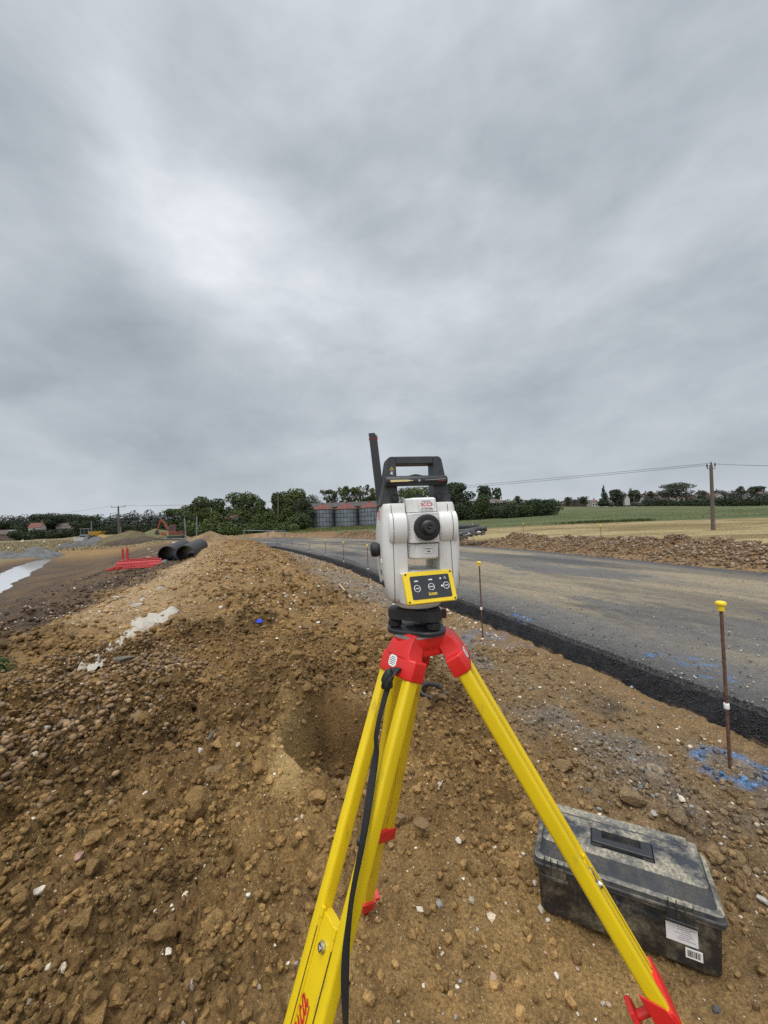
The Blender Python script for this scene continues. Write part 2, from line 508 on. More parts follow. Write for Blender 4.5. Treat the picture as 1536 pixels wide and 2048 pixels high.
DITCH = np.array([(-14.2, 11), (-22.3, 21.6), (-28.6, 30), (-36.2, 40), (-42.2, 48.6), (-45.6, 54)])
DITCH_W = np.array([.95, 1.0, 1.05, 1.15, .85, .1])
WATER_Z = -1.5


def ditch(x, y):          # distance to the ditch line minus its half width (negative in the water)
    best = np.full(np.shape(x), 1e9)
    for k in range(len(DITCH) - 1):
        a, b = DITCH[k], DITCH[k + 1]; ab = b - a
        t = np.clip(((x - a[0]) * ab[0] + (y - a[1]) * ab[1]) / (ab @ ab), 0, 1)
        d = np.hypot(x - a[0] - ab[0] * t, y - a[1] - ab[1] * t) - (DITCH_W[k] * (1 - t) + DITCH_W[k + 1] * t)
        best = np.minimum(best, d)
    return best + .25 * vn(x * .5, y * .5, 77) + .12 * vn(x * 1.7, y * 1.7, 78)


HM_Y = np.array([-8., 0, 1, 2, 3, 5, 8, 12, 16, 22, 30, 40, 55])
HM_Z = np.array([.1, .1, .14, .24, .30, .36, .5, .70, .87, .88, .78, .55, .2])


def cutface(x, y):        # smooth spade-cut face on the left of the hollow
    return np.exp(-((x + .595 - .10 * (2.6 - y)) / .105) ** 4 - ((y - 2.22) / .33) ** 4)


def zones(x, y):
    u = xL(y) - x; v = x - xR(y)
    z = {}
    z['u'] = u; z['v'] = v; z['road'] = (u < 0) & (v < 0)
    z['pad'] = np.exp(-((x - .45) / .8) ** 4 - ((y - 1.35) / .75) ** 4)
    pd = np.hypot((x + .36) / .28, (y - 2.36) / .30) + .12 * fbm(x * 5, y * 5, 3, 5)
    z['pit'] = pd
    z['left'] = ss(5.8, 6.5, u + .55 * vn(x * .7, y * .7, 9) + .3 * fbm(x * 2.5, y * 2.5, 3, 10)) * ss(55, 35, y)         # the dark topsoil slope
    z['far'] = ss(24, 42, np.hypot(x, y)) if False else ss(20, 40, np.hypot(x * .8, y))
    return z


def zbase(x, y):
    x = np.asarray(x, float); y = np.asarray(y, float)
    Z = zones(x, y); u, v = Z['u'], Z['v']
    hm = _sm(HM_Y, HM_Z, y)
    un = u + .35 * fbm(x * .6, y * .6, 3, 3)
    rise = ss(.9, 3.2, un)
    zl = rise * hm - ss(3.5, 6.4, un) * (hm - .24) - ss(5.8, 17, u) * 1.62
    zl = zl * (1 - .9 * Z['pad'] * ss(6, 4, u))
    zl = zl + .10 * rise * fbm(x * .55, y * .55, 3, 21) * ss(60, 20, y)
    bank = np.exp(-((v - 1.75) / .95) ** 2) * (.62 + .26 * fbm(x * .7, y * .7, 4, 41)) + .06 * ss(0, .5, v)
    bank = bank * (1 - .8 * np.exp(-((y - 23) / 2.6) ** 2)) * ss(75, 60, y)
    zr = bank
    zmid = np.where(u > 0, zl, np.where(v > 0, zr, 0))
    F = zfar(x, y)
    wr = ss(3.2, 6.5, v)                                   # field behind the bank
    wf = Z['far'] * ss(3, 12, np.where(u > 0, u - 8, v))
    wgt = np.where(v > 0, np.maximum(wr * ss(8, 30, y + .5 * x) * 1.0, wf), wf)
    out = zmid * (1 - wgt) + F * wgt + np.where(v > 0, zr * wgt * 0, 0)
    gf = ss(46, 62, y) * ss(0, 6, np.maximum(u, v))          # far off everything is field
    out = out * (1 - gf) + F * gf
    # hollow dug beside the tripod, its back wall steep
    dp = Z['pit']
    wall = ss(1.06, .84, dp)
    out = out - wall * .37 * ss(1.9, 2.3, y) - .05 * ss(1.2, .2, dp)
    out = out + .06 * np.exp(-((dp - 1.3) / .22) ** 2) * ss(2.25, 2.6, y)
    out = out - .035 * np.exp(-((x - .62) / .5) ** 4 - ((y - 1.3) / .32) ** 4)          # trodden flat where the box stands
    # ditch
    dd = ditch(x, y)
    out = np.where((x < -8) & (y < 62), np.minimum(out, -1.42 + .16 * np.maximum(dd, 0)) * ss(6, 0, dd) + out * (1 - ss(6, 0, dd)) - .5 * ss(.5, -1.5, dd), out)
    out = np.where(Z['road'], -.06, out)
    return out, Z


def rough_of(x, y, Z):
    u, v = Z['u'], Z['v']
    r = np.where(u > 0, .25 + .75 * ss(.7, 2.2, u), .25)
    r = np.where(v > 0, np.where(v < 4.2, ss(.1, .9, v) * ss(4.6, 3.6, v) * .95 + .1, .12), r)
    r = r * (1 - .78 * Z['pad']) * (1 - .6 * np.exp(-((x - .62) / .5) ** 4 - ((y - 1.3) / .36) ** 4))
    lane = np.exp(-((u - 5.4 + .5 * fbm(x * .7, y * .7, 2, 8)) / .9) ** 2) * ss(4.2, 6, y)       # trodden way along the brow
    r = r * (1 - .7 * lane)
    r = np.where(Z['road'], 0, r)
    r = np.where(u > 16, .25, r)
    return r * (1 - .8 * Z['far']), lane


def zdetail(x, y, Z, near):
    r, _ = rough_of(x, y, Z)
    smooth_wall = cutface(x, y)    # spade-cut face of the hollow
    rr = r * (1 - .9 * smooth_wall)
    patch = .35 + .65 * ss(-.25, .3, fbm(x * 1.3, y * 1.3, 3, 55))
    wx = x + .05 * fbm(x * 6, y * 6, 3, 401) + .012 * fbm(x * 30, y * 30, 2, 403); wy = y + .05 * fbm(x * 6, y * 6, 3, 402) + .012 * fbm(x * 30, y * 30, 2, 404)
    h = -.02 - .065 * patch + .05 * fbm(x * 1.1, y * 1.1, 3, 60) + .035 * fbm(x * 4.5, y * 4.5, 4, 61)
    h = h + patch * .15 * domes(wx, wy, .34, 62, .45)
    h = h + patch * .13 * domes(wx + 4, wy, .16, 70, .6) * ss(14, 6, near)
    h = h + (.35 + .65 * patch) * .07 * domes(wx, wy + 7, .075, 80, .75) * ss(8, 3, near)
    h = h + .036 * domes(wx + 2, wy + 3, .036, 90, .8) * ss(5, 2, near)
    h = h + .022 * fbm(x * 24, y * 24, 3, 63) * ss(6, 2, near)
    cr = 1 - np.abs(fbm(x * 7, y * 7, 3, 64)) * 2
    h = h - .03 * np.clip(cr - .74, 0, 1) / .26 * ss(7, 3, near)
    h = h * rr
    # wheel and shovel marks, ploughed ridges on the banks
    h = h + .05 * rr * fbm(x * 2.2 + y * .8, y * .7, 3, 66) * ss(4, 8, near)
    h = h + .012 * (1 - r) * fbm(x * 6, y * 6, 4, 67) * (~Z['road'])
    return h


def zground(x, y):
    x = np.atleast_1d(np.asarray(x, float)); y = np.atleast_1d(np.asarray(y, float))
    b, Z = zbase(x, y)
    near = np.hypot(x, y)
    return b + zdetail(x, y, Z, near)


def zg(x, y): return float(zground(x, y)[0])


PAINT = [(1.965, 2.33, .165, .038, 1), (1.2, 5.09, .24, .07, 0)]
C_ = lambda *c: np.array(c)[None]


def lerp(a, b, t): return a * (1 - t[:, None]) + b * t[:, None]


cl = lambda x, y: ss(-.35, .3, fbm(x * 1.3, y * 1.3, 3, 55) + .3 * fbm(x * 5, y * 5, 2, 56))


def gcol(x, y, Z):
    u, v = Z['u'], Z['v']
    n1 = fbm(x * .9, y * .9, 4, 101); n2 = fbm(x * 3.3, y * 3.3, 4, 102); n3 = fbm(x * 11, y * 11, 3, 103)
    c = np.repeat(C_(.158, .096, .038), len(x), 0)
    c = lerp(c, C_(.30, .186, .072), ss(-.1, .75, n1 * .6 + n2 * .6) * .7)
    c = lerp(c, C_(.10, .056, .024), ss(.0, .7, -n1 * .4 - n2 * .5 + n3 * .3) * .7)
    # further up the mound the soil is drier and paler
    c = lerp(c, C_(.235, .150, .068), ss(4, 10, np.hypot(x, y)) * .6 * (.7 + .5 * n2.clip(-.6, .6)))
    _, lane = rough_of(x, y, Z)
    c = lerp(c, C_(.31, .22, .125), lane * .8 * (.8 + .4 * n2))
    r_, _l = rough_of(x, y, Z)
    gap_shade = np.clip(r_, 0, 1) * cl(x, y) * ss(9, 4, np.hypot(x, y)) * (u > .5)          # soil between the crumbs darkened in colour, painted shade of the gaps
    c = c * (1 - .30 * gap_shade)[:, None]
    pad = Z['pad'] * (.6 + .5 * n2)
    c = lerp(c, C_(.30, .188, .078), np.clip(pad, 0, 1) * .75)
    sw = cutface(x, y)
    c = lerp(c, C_(.33, .225, .095), sw * .9)
    sw2 = np.exp(-((x + .15) / .12) ** 2 - ((y - 2.78) / .09) ** 2)
    c = lerp(c, C_(.30, .205, .10), sw2 * .7)
    c = lerp(c, C_(.095, .056, .023), ss(1.05, .75, Z['pit']) * .75 * (1 - sw))  # hollow floor darkened in colour, its shading painted in
    c = c * np.array([[1.16, 1.14, 1.09]])
    # verge beside the road: grey gravel worked into the clay
    g = ss(2.1, .9, u + .35 * n1) * (u > 0)
    c = lerp(c, C_(.20, .137, .073), g * .65)
    gg = g * ss(-.15, .35, n2 * .7 + fbm(x * 1.4 + 3, y * .7, 3, 110))
    c = lerp(c, C_(.155, .142, .125), gg * .6)
    lip = np.exp(-((u - .18) / .14) ** 2)
    c = lerp(c, C_(.21, .13, .06), lip * .8 * (u > -.2))
    blk = np.exp(-((u - .55) / .28) ** 2) * ss(.05, .4, fbm(x * 1.7, y * 1.7, 3, 112)) * (u > 0) * ss(3.5, 2.9, y) * ss(1.9, 2.4, y) * .85
    c = lerp(c, C_(.03, .03, .032), blk)
    # dark topsoil slope to the ditch
    dk = Z['left'] * (.85 + .4 * n1)
    c = lerp(c, C_(.062, .043, .031), np.clip(dk, 0, 1) * .95)
    c = lerp(c, C_(.10, .068, .046), np.clip(dk, 0, 1) * ss(.0, .7, fbm(x * .6, y * .6, 4, 120)) * .35 * ss(5, 12, np.hypot(x, y)))
    # bank on the far side of the road
    bk = ss(-.1, .3, v) * ss(4.4, 3.2, v)
    c = lerp(c, lerp(np.repeat(C_(.17, .10, .05), len(x), 0), C_(.20, .125, .06), ss(-.2, .5, n2)), bk * .95)
    foot = ss(-.1, .2, v) * ss(.9, .4, v)
    c = lerp(c, C_(.25, .165, .085), foot * .7)
    # fields
    fld = np.maximum(ss(3.4, 4.4, v), np.maximum(ss(18, 21, u) * ss(1.5, 3.0, ditch(x, y)), ss(60, 72, y)))
    rows = fbm(x * .10 + y * .03, y * .55, 4, 130); rows2 = fbm(x * .35, y * 2.2, 3, 131)
    straw = lerp(np.repeat(C_(.215, .155, .068), len(x), 0), C_(.345, .27, .135), ss(-.3, .5, rows + .5 * rows2))
    straw = lerp(straw, C_(.12, .105, .042), ss(.05, .5, -rows2 * .7 - rows * .4) * .6)
    green = lerp(np.repeat(C_(.055, .078, .026), len(x), 0), C_(.115, .125, .045), ss(-.3, .5, rows + .4 * rows2))
    green = lerp(green, C_(.17, .15, .065), ss(.1, .6, fbm(x * .05, y * .2, 4, 133)) * .6)
    t = x / np.maximum(y, 1)
    gy = 41 + 3 * vn(x * .06, y * .03, 135) - 10 * ss(.25, .05, t)
    gm = ss(gy - 1.5, gy + 1.5, y + .5 * rows2) * ss(-.35, -.15, t)
    fc = lerp(straw, green, gm)
    dry = lerp(np.repeat(C_(.20, .155, .085), len(x), 0), C_(.12, .13, .05), ss(.0, .5, fbm(x * .08, y * .08, 4, 137)) * ss(110, 50, y))
    fc = lerp(fc, dry, ss(-.35, -.5, t))
    c = lerp(c, fc, fld)
    wetb = ss(1.1, .1, ditch(x, y)) * (x < -8) * (y < 62)
    c = lerp(c, C_(.075, .055, .042), wetb * .8)
    # survey paint sprayed round the pins
    for (px, py, r, wd, ring) in PAINT:
        d = np.hypot(x - px, y - py)
        m = (np.exp(-((d - r) / wd) ** 2) if ring else np.exp(-(d / r) ** 2)) * ss(-.35, .15, .5 * n3 + .5 * n2 + (.22 if ring else .0))
        c = lerp(c, C_(.05, .205, .44), np.clip(m, 0, 1) * (.72 if ring else .5))
    return np.clip(c, .008, .8), fld


def steps(lo, a, b, hi, st, gr):
    m = list(np.arange(a, b, st)); s = st; q = m[-1]
    while q < hi:
        s *= gr; q += s; m.append(q)
    s = st; q = a; left = []
    while q > lo:
        s *= gr; q -= s; left.append(q)
    return np.array(left[::-1] + m)


def grid_mesh(name, xs, ys, fz, mat_):
    X, Y = np.meshgrid(xs, ys); x = X.ravel(); y = Y.ravel()
    z, c, al = fz(x, y)
    nx, ny = len(xs), len(ys)
    i = np.arange(nx * ny).reshape(ny, nx)
    F = np.stack([i[:-1, :-1], i[:-1, 1:], i[1:, 1:], i[1:, :-1]], -1).reshape(-1, 4)
    return numpy_mesh(name, np.stack([x, y, z], 1), F, mat_, c, alpha=al)


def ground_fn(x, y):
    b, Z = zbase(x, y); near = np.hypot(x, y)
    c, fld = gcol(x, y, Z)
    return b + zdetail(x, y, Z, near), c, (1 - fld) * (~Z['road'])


gx = steps(-3500, -2.9, 2.6, 3500, .0135, 1.0215)
gy = steps(-40, .45, 4.0, 5000, .0135, 1.0215)
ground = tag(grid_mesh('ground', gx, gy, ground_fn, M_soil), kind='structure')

# ------------------------------------------------------------------ road: a raised bed of planings with a black, ravelled edge
ry = steps(-4, 2.0, 6.5, 75, .03, 1.02)
tt = np.concatenate([np.linspace(0, .12, 40)[:-1], np.linspace(.12, .4, 50)[:-1], np.linspace(.4, 1, 60)])
SK = np.array([-.17, -.15, -.125, -.10, -.075, -.05, -.025])


def road_mesh():
    nS = len(SK); cols = nS + len(tt) + 3
    V = []; C = []; A = []
    for y in [ry]:
        a = xL(y); b = xR(y)
        sl = np.gradient(a, y); nx = 1 / np.sqrt(1 + sl ** 2)
        for k in range(cols):
            if k < nS:
                off = SK[k]; jag = .035 * fbm(y * 3, y * 0 + 3, 4, 201)
                x = a + off / nx * (1 + 4 * jag) + jag
                f = (off + .17) / .17
                z = -.06 + .21 * f ** .75
                z = z + .016 * fbm(y * 22, np.full_like(y, k * .9), 3, 205)
                x = x + .018 * fbm(y * 18, np.full_like(y, k * 1.3 + 9), 3, 206)
                edge = 1.0
            elif k < nS + len(tt):
                t = tt[k - nS]; x = a + (b - a) * t
                z = .15 + .012 * fbm(x * 1.2, y * .6, 3, 210) + .006 * fbm(x * 9, y * 9, 3, 211) - .03 * (t < .004)
                edge = 0
            else:
                q = (k - nS - len(tt)) + 1; x = b + .06 * q + 0 * y; z = .15 - .07 * q + 0 * y; edge = 1.0
            V.append(np.stack([x, y, z + 0 * y], 1))
            u = x - a; wd = b - a
            s = y                                      # along the road
            n1 = fbm(u * 1.1, s * .26, 5, 220); n2 = fbm(u * 3.2, s * .9, 5, 221); n3 = fbm(u * 10, s * 3.5, 3, 222)
            c = np.repeat(C_(.125, .118, .108), len(y), 0)
            c = lerp(c, C_(.068, .066, .064), ss(.0, .55, n1 * .7 + n2 * .5))
            mud = ss(-.2, .3, fbm(u * .9 + 5, s * .24, 5, 223) + .45 * n2 + .25 * n3)
            mid = ss(.5, 1.6, u) * ss(.2, 1.3, wd - u)
            c = lerp(c, C_(.30, .24, .15), mud * mid * .74)
            tr = np.exp(-((u - wd * .33 + .3 * n1) / .5) ** 2) + np.exp(-((u - wd * .66 + .3 * n1) / .4) ** 2)
            c = lerp(c, C_(.045, .045, .05), ss(.1, .6, fbm(u * .7 + 9, s * .1, 3, 226) + .3 * n2) * .55 * mid)
            c = lerp(c, C_(.20, .175, .135), np.clip(tr, 0, 1) * ss(-.2, .4, n2) * .45)
            # near the edges the planings stay clean and dark
            eg = np.exp(-(u / .35) ** 2) + np.exp(-((wd - u) / .5) ** 2)
            c = lerp(c, C_(.055, .054, .055), np.clip(eg, 0, 1) * .7)
            for (bx, by, br) in ((2.72, 3.55, .13), (2.62, 3.22, .10), (1.75, 5.35, .2), (2.50, 3.75, .09)):
                m = np.exp(-(np.hypot(x - bx, y - by) / br) ** 2) * ss(-.05, .3, fbm(x * 14, y * 14, 3, 230))
                c = lerp(c, C_(.05, .19, .42), m * .75)
            if edge:
                c = np.repeat(C_(.016, .0155, .017), len(y), 0) * (1 + .8 * fbm(y * 30, np.full_like(y, k * 1.0), 2, 240))[:, None]
                if k < 2: c = lerp(c, C_(.17, .105, .05), ss(-.1, .3, fbm(y * 5, y * 0 + k, 3, 241)))
            C.append(np.clip(c, .006, 1)); A.append(np.full(len(y), 0. if edge else .6))
    nS_ = len(ry)
    V = np.concatenate(V); C = np.concatenate(C); A = np.concatenate(A)
    i = np.arange(cols * nS_).reshape(cols, nS_)
    F = np.stack([i[:-1, :-1], i[1:, :-1], i[1:, 1:], i[:-1, 1:]], -1).reshape(-1, 4)
    return tag(numpy_mesh('road', V, F, M_road, C, alpha=A), kind='structure')


road = road_mesh()

# ------------------------------------------------------------------ water in the ditch
wv = []
for k in range(len(DITCH)):
    a = DITCH[max(k - 1, 0)]; b = DITCH[min(k + 1, len(DITCH) - 1)]; d = (b - a) / np.hypot(*(b - a)); n = np.array([-d[1], d[0]])
    wv.append((DITCH[k] + n * (DITCH_W[k] + 1.5), DITCH[k] - n * (DITCH_W[k] + 1.5)))
m, nt, N, B = _new('ditch_water')
B.inputs['Base Color'].default_value = (.05, .045, .04, 1); B.inputs['Roughness'].default_value = .10; B.inputs['Specular IOR Level'].default_value = .9
B.inputs['IOR'].default_value = 1.6; B.inputs['Metallic'].default_value = .7
B.inputs['Base Color'].default_value = (.97, .96, .93, 1)
nz = N.new('ShaderNodeTexNoise'); nz.inputs['Scale'].default_value = 4
bp = N.new('ShaderNodeBump'); bp.inputs['Strength'].default_value = .03; L(nt, nz.outputs['Fac'], bp.inputs['Height']); L(nt, bp.outputs[0], B.inputs['Normal'])
wm = MB()
vs = [(*p, WATER_Z) for pr in wv for p in pr]
wm.add(vs, [(2 * i, 2 * i + 1, 2 * i + 3, 2 * i + 2) for i in range(len(wv) - 1)])
tag(wm.build('water', m), kind='structure')

# ------------------------------------------------------------------ loose stones and clods lying on the ground
PAL = np.array([(.30, .20, .12), (.22, .14, .085), (.40, .30, .19), (.16, .12, .09), (.26, .17, .11), (.34, .25, .17)])


def sow(n, x0, x1, y0, y1, keep, power=1.0):
    x = rng.uniform(x0, x1, n); y = y0 + (y1 - y0) * rng.uniform(0, 1, n) ** power
    _, Z = zbase(x, y)
    k = keep(x, y, Z) > rng.uniform(0, 1, n)
    x, y = x[k], y[k]
    return x, y, zground(x, y)


def pick(pal, n, j=.2): return pal[rng.integers(0, len(pal), n)] * rng.uniform(1 - j, 1 + j, (n, 1))


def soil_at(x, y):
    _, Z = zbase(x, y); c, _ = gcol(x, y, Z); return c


off_road = lambda x, y, Z: ((Z['u'] > .15) | (Z['v'] > .1)) * 1.0


def clod_keep(x, y, Z):
    r, lane = rough_of(x, y, Z)
    return np.clip(r * (.25 + .75 * cl(x, y)) * (Z['u'] > .4), 0, 1) * (1 - .9 * cutface(x, y)) * (Z['u'] < 7.5)


parts_ = []
x, y, z = sow(120000, -3.6, 2.2, .45, 4.6, clod_keep)
s = .009 + .034 * rng.uniform(0, 1, len(x)) ** 2.3
o = rubble('soil_clods', np.stack([x, y, z], 1), s, soil_at(x, y) * rng.uniform(.7, 1.6, (len(x), 1)), M_clod, 1, (.6, .95), .25, False, .16, seed=3)
tag(o, 'small crumbs and clods of brown clay on the mound', None, None, 'stuff')
x, y, z = sow(5200, -3.6, 1.9, .5, 5.2, clod_keep)
s = .028 + .115 * rng.uniform(0, 1, len(x)) ** 4.2
o = rubble('large_clods', np.stack([x, y, z], 1), s, soil_at(x, y) * rng.uniform(.85, 1.45, (len(x), 1)), M_clod, 3, (.5, .75), .075, False, .30, seed=4, cut=8)
tag(o, 'fist-sized lumps of brown clay over the near mound', None, None, 'stuff')
x, y, z = sow(60000, -9, 1.2, 4.2, 22, clod_keep, 1.4)
s = .02 + .09 * rng.uniform(0, 1, len(x)) ** 3
o = rubble('mound_clods', np.stack([x, y, z], 1), s, soil_at(x, y) * rng.uniform(.7, 1.5, (len(x), 1)), M_clod, 1, (.5, .8), .25, False, .18, seed=5)
tag(o, 'dry clods scattered along the brown mound', None, None, 'stuff')
# pale flints
FL = np.array([(.62, .55, .44), (.70, .65, .56), (.50, .42, .31), (.42, .33, .22), (.58, .47, .33), (.36, .33, .30), (.46, .30, .2)])
x, y, z = sow(8200, -3.6, 2.6, .45, 5, lambda x, y, Z: off_road(x, y, Z) * (.35 + .65 * cl(x, y)) * (Z['u'] > .3))
s = .005 + .015 * rng.uniform(0, 1, len(x)) ** 3 + rng.uniform(.01, .03, len(x)) * (rng.uniform(0, 1, len(x)) > .93)
o = rubble('flint_chips', np.stack([x, y, z], 1), s, pick(FL, len(x)), M_stone, 1, (.5, .85), .25, False, .12, seed=6)
tag(o, 'pale flint chips sprinkled over the soil', None, None, 'stuff')
x, y, z = sow(16000, -8, 1.4, 5, 24, lambda x, y, Z: off_road(x, y, Z) * (Z['u'] < 8) * (.3 + .7 * cl(x, y)), 1.3)
s = .014 + .05 * rng.uniform(0, 1, len(x)) ** 3
o = rubble('mound_stones', np.stack([x, y, z], 1), s, pick(FL, len(x)) * .9, M_stone, 1, (.5, .8), .25, False, .15, seed=7)
tag(o, 'pale stones dotted along the far mound', None, None, 'stuff')
# rounded pebbles spilled on the left
PB = np.array([(.23, .145, .070), (.165, .10, .05), (.30, .20, .105), (.19, .13, .075), (.26, .16, .078), (.13, .085, .048)])


def peb_keep(x, y, Z):
    d = np.hypot((x + 2.35 + .35 * (y - 3.2)) / .75, (y - 3.3) / 1.15)
    return ss(1.25, .55, d + .3 * fbm(x * 2, y * 2, 3, 300)) + .05 * ss(2.2, 1, d)


x, y, z = sow(15500, -4.2, -.7, 1.8, 5.2, peb_keep)
s = .020 + .030 * rng.uniform(0, 1, len(x)) ** 1.6
o = rubble('round_pebbles', np.stack([x, y, z + rng.uniform(0, .03, len(x))], 1), s, pick(PB, len(x), .25), M_stone, 2, (.55, .85), .04, True, .18, seed=8)
tag(o, 'brown rounded pebbles spilled in a drift on the left of the mound', None, None, 'stuff')
# crushed grey stone along the verge, and on the road
GR = np.array([(.21, .205, .195), (.15, .148, .145), (.29, .28, .265), (.10, .10, .10), (.24, .20, .15)])
x, y, z = sow(11000, -.8, 2.9, .8, 9.5, lambda x, y, Z: (Z['u'] > .05) * ss(2.2, 1.0, Z['u']) * (.12 + .88 * ss(0, .35, fbm(x * 1.4 + 3, y * .7, 3, 110) + .4 * fbm(x * 3.3, y * 3.3, 4, 102))), 1.2)
s = .010 + .026 * rng.uniform(0, 1, len(x)) ** 2
o = rubble('verge_gravel', np.stack([x, y, z], 1), s, pick(GR, len(x)), M_stone, 1, (.5, .85), .22, False, .15, seed=9)
tag(o, 'grey crushed stone strewn along the verge below the black road edge', None, None, 'stuff')
n = 9000
y = 2.2 + 14 * rng.uniform(0, 1, n) ** 2; t = rng.uniform(0, 1, n) ** 1.8; x = xL(y) + (xR(y) - xL(y)) * t + .03
s = .006 + .02 * rng.uniform(0, 1, n) ** 4
o = rubble('road_chippings', np.stack([x, y, np.full(n, .155)], 1), s, pick(np.vstack([GR, FL[:4] * .7, GR * .6]), n), M_stone, 1, (.5, .8), .22, False, .15, seed=10)
tag(o, 'loose chippings on the road surface', None, None, 'stuff')
n = 22000
y = 1.6 + 16 * rng.uniform(0, 1, n) ** 1.7; q = rng.uniform(-.17, .03, n); x = xL(y) + q * 1.05
s = .006 + .011 * rng.uniform(0, 1, n) ** 2.5
o = rubble('edge_planings', np.stack([x, y, -.06 + .21 * np.clip((q + .17) / .17, 0, 1) ** .75 + rng.normal(0, .006, n)], 1), s, np.full((n, 3), .022) * rng.uniform(.6, 2.0, (n, 1)), M_stone, 1, (.6, .95), .22, False, .25, seed=12)
tag(o, 'black bitumen crumbs of the broken road edge', None, None, 'stuff')
# stones in the bank across the road
BK = np.array([(.15, .092, .048), (.19, .12, .066), (.13, .08, .042), (.22, .145, .08), (.17, .105, .055), (.31, .25, .18), (.23, .16, .10)])
n = 62000
y = 5 + 37 * rng.uniform(0, 1, n) ** 1.5; x = xR(y) + np.clip(rng.normal(1.8, .85, n), .15, 4); z = zground(x, y)
s = .025 + .10 * rng.uniform(0, 1, len(x)) ** 3.4
o = rubble('bank_rubble', np.stack([x, y, z], 1), s, pick(BK, len(x)), M_stone, 1, (.5, .85), .22, False, .2, seed=13)
tag(o, 'stony rubble covering the brown bank on the far side of the road', None, None, 'stuff')
# crumbs on the dark slope
x, y, z = sow(9000, -16, -4, 3.5, 24, lambda x, y, Z: Z['left'] * (Z['u'] < 17), 1.3)
s = .02 + .08 * rng.uniform(0, 1, len(x)) ** 3
o = rubble('topsoil_crumbs', np.stack([x, y, z], 1), s, np.where(rng.uniform(0, 1, (len(x), 1)) > .85, C_(.25, .19, .13), C_(.06, .042, .03)) * rng.uniform(.7, 1.3, (len(x), 1)), M_clod, 1, (.5, .8), .25, False, .2, seed=14)
tag(o, 'crumbly dark topsoil on the slope down to the ditch', None, None, 'stuff')

# ------------------------------------------------------------------ materials of the things
M_white = mat('off_white_plastic', (.66, .65, .62), .42, var=.04, scale=20, dirt=(.42, .37, .30), dscale=14, damt=.14, dlo=.52, bump=.08, bscale=900)
M_white2 = mat('pale_grey_plastic', (.71, .705, .68), .4, var=.04, scale=20, dirt=(.45, .40, .33), dscale=16, damt=.10, dlo=.55)
M_seam = mat('dark_seam', (.05, .05, .05), .8)
M_black = mat('black_plastic', (.022, .023, .026), .45, var=.2, scale=30, dirt=(.09, .08, .07), dscale=22, damt=.3, dlo=.52, bump=.12, bscale=700)
M_grey_blk = mat('dark_grey_plastic', (.038, .040, .045), .5, var=.2, scale=30, dirt=(.10, .09, .08), dscale=18, damt=.3, dlo=.52)
M_rubber = mat('black_rubber', (.014, .014, .015), .6, var=.2, scale=40)
M_yel = mat('yellow_paint', (.76, .545, .010), .38, var=.07, scale=9, dirt=(.24, .16, .05), dscale=30, damt=1.0, dlo=.57, coat=.1, stretch=(1, 1, .35))
M_yel2 = mat('yellow_plastic', (.84, .60, .02), .35, var=.05, scale=15, dirt=(.45, .31, .07), dscale=40, damt=.35, dlo=.55)
M_red = mat('red_casting', (.66, .022, .018), .38, var=.08, scale=12, dirt=(.30, .05, .03), dscale=30, damt=.4, dlo=.55)
M_redtxt = mat('red_ink', (.55, .015, .02), .5)
M_blktxt = mat('black_ink', (.02, .02, .02), .5)
M_whtxt = mat('white_ink', (.85, .85, .85), .5)
M_yeltxt = mat('yellow_ink', (.82, .62, .05), .5)
M_label = mat('white_label', (.82, .82, .80), .45, var=.03)
M_steel = mat('bright_steel', (.55, .55, .54), .28, 1, var=.1, scale=60)
M_alu = mat('grey_alloy', (.42, .42, .42), .4, .6, var=.1, scale=40)
M_panel = mat('slate_panel', (.028, .030, .036), .4, var=.08, scale=20)
M_glass = mat('dark_lens', (.01, .012, .014), .05, spec=.8)
M_rust = mat('rusty_rebar', (.11, .052, .033), .8, var=.35, scale=30, bump=.5, bscale=300, dirt=(.20, .12, .08), dscale=30, damt=.5)
M_tbox = mat('muddy_black_plastic', (.026, .027, .030), .42, var=.2, scale=20, dirt=(.33, .285, .185), dscale=7, damt=1.0, dlo=.47, bump=.15, bscale=400)
M_tboxtop = mat('muddy_lid_plastic', (.030, .034, .042), .42, var=.25, scale=16, dirt=(.44, .39, .28), dscale=10, damt=1.0, dlo=.39, dw=.2, settle=True, bump=.2, bscale=300)
M_fabric = mat('dirty_white_fabric', (.44, .405, .34), .85, var=.1, scale=6, dirt=(.30, .21, .12), dscale=5, damt=.8, dlo=.5)
M_slate = mat('grey_slate', (.11, .105, .085), .7, var=.25, scale=25, bump=.6, bscale=60, dirt=(.20, .15, .09), dscale=9, damt=.6)
M_wood = mat('bare_wood', (.42, .30, .17), .75, var=.2, scale=8, stretch=(1, 1, .1))
M_claylump = mat('clay_lump', (.205, .132, .062), .92, var=.3, scale=16, dirt=(.10, .06, .028), dscale=14, damt=.7, bump=1.0, bscale=120)
M_bluepl = mat('blue_plastic', (.01, .05, .62), .35)
M_flint = mat('pale_flint', (.62, .55, .43), .6, var=.2, scale=25, bump=.4, bscale=60)
M_strap = mat('black_webbing', (.012, .012, .013), .55, var=.2, scale=60, bump=.3, bscale=500)

# ------------------------------------------------------------------ survey instrument, built in units of one photo pixel at 1 m
K = 1 / FPX
T0 = at(838, 1250, 1.0)
TROT = math.radians(9.5)
ts = thing('survey_instrument', 'pale grey robotic survey instrument with black carry handle, standing on the yellow tripod', 'survey instrument', T0, TROT)


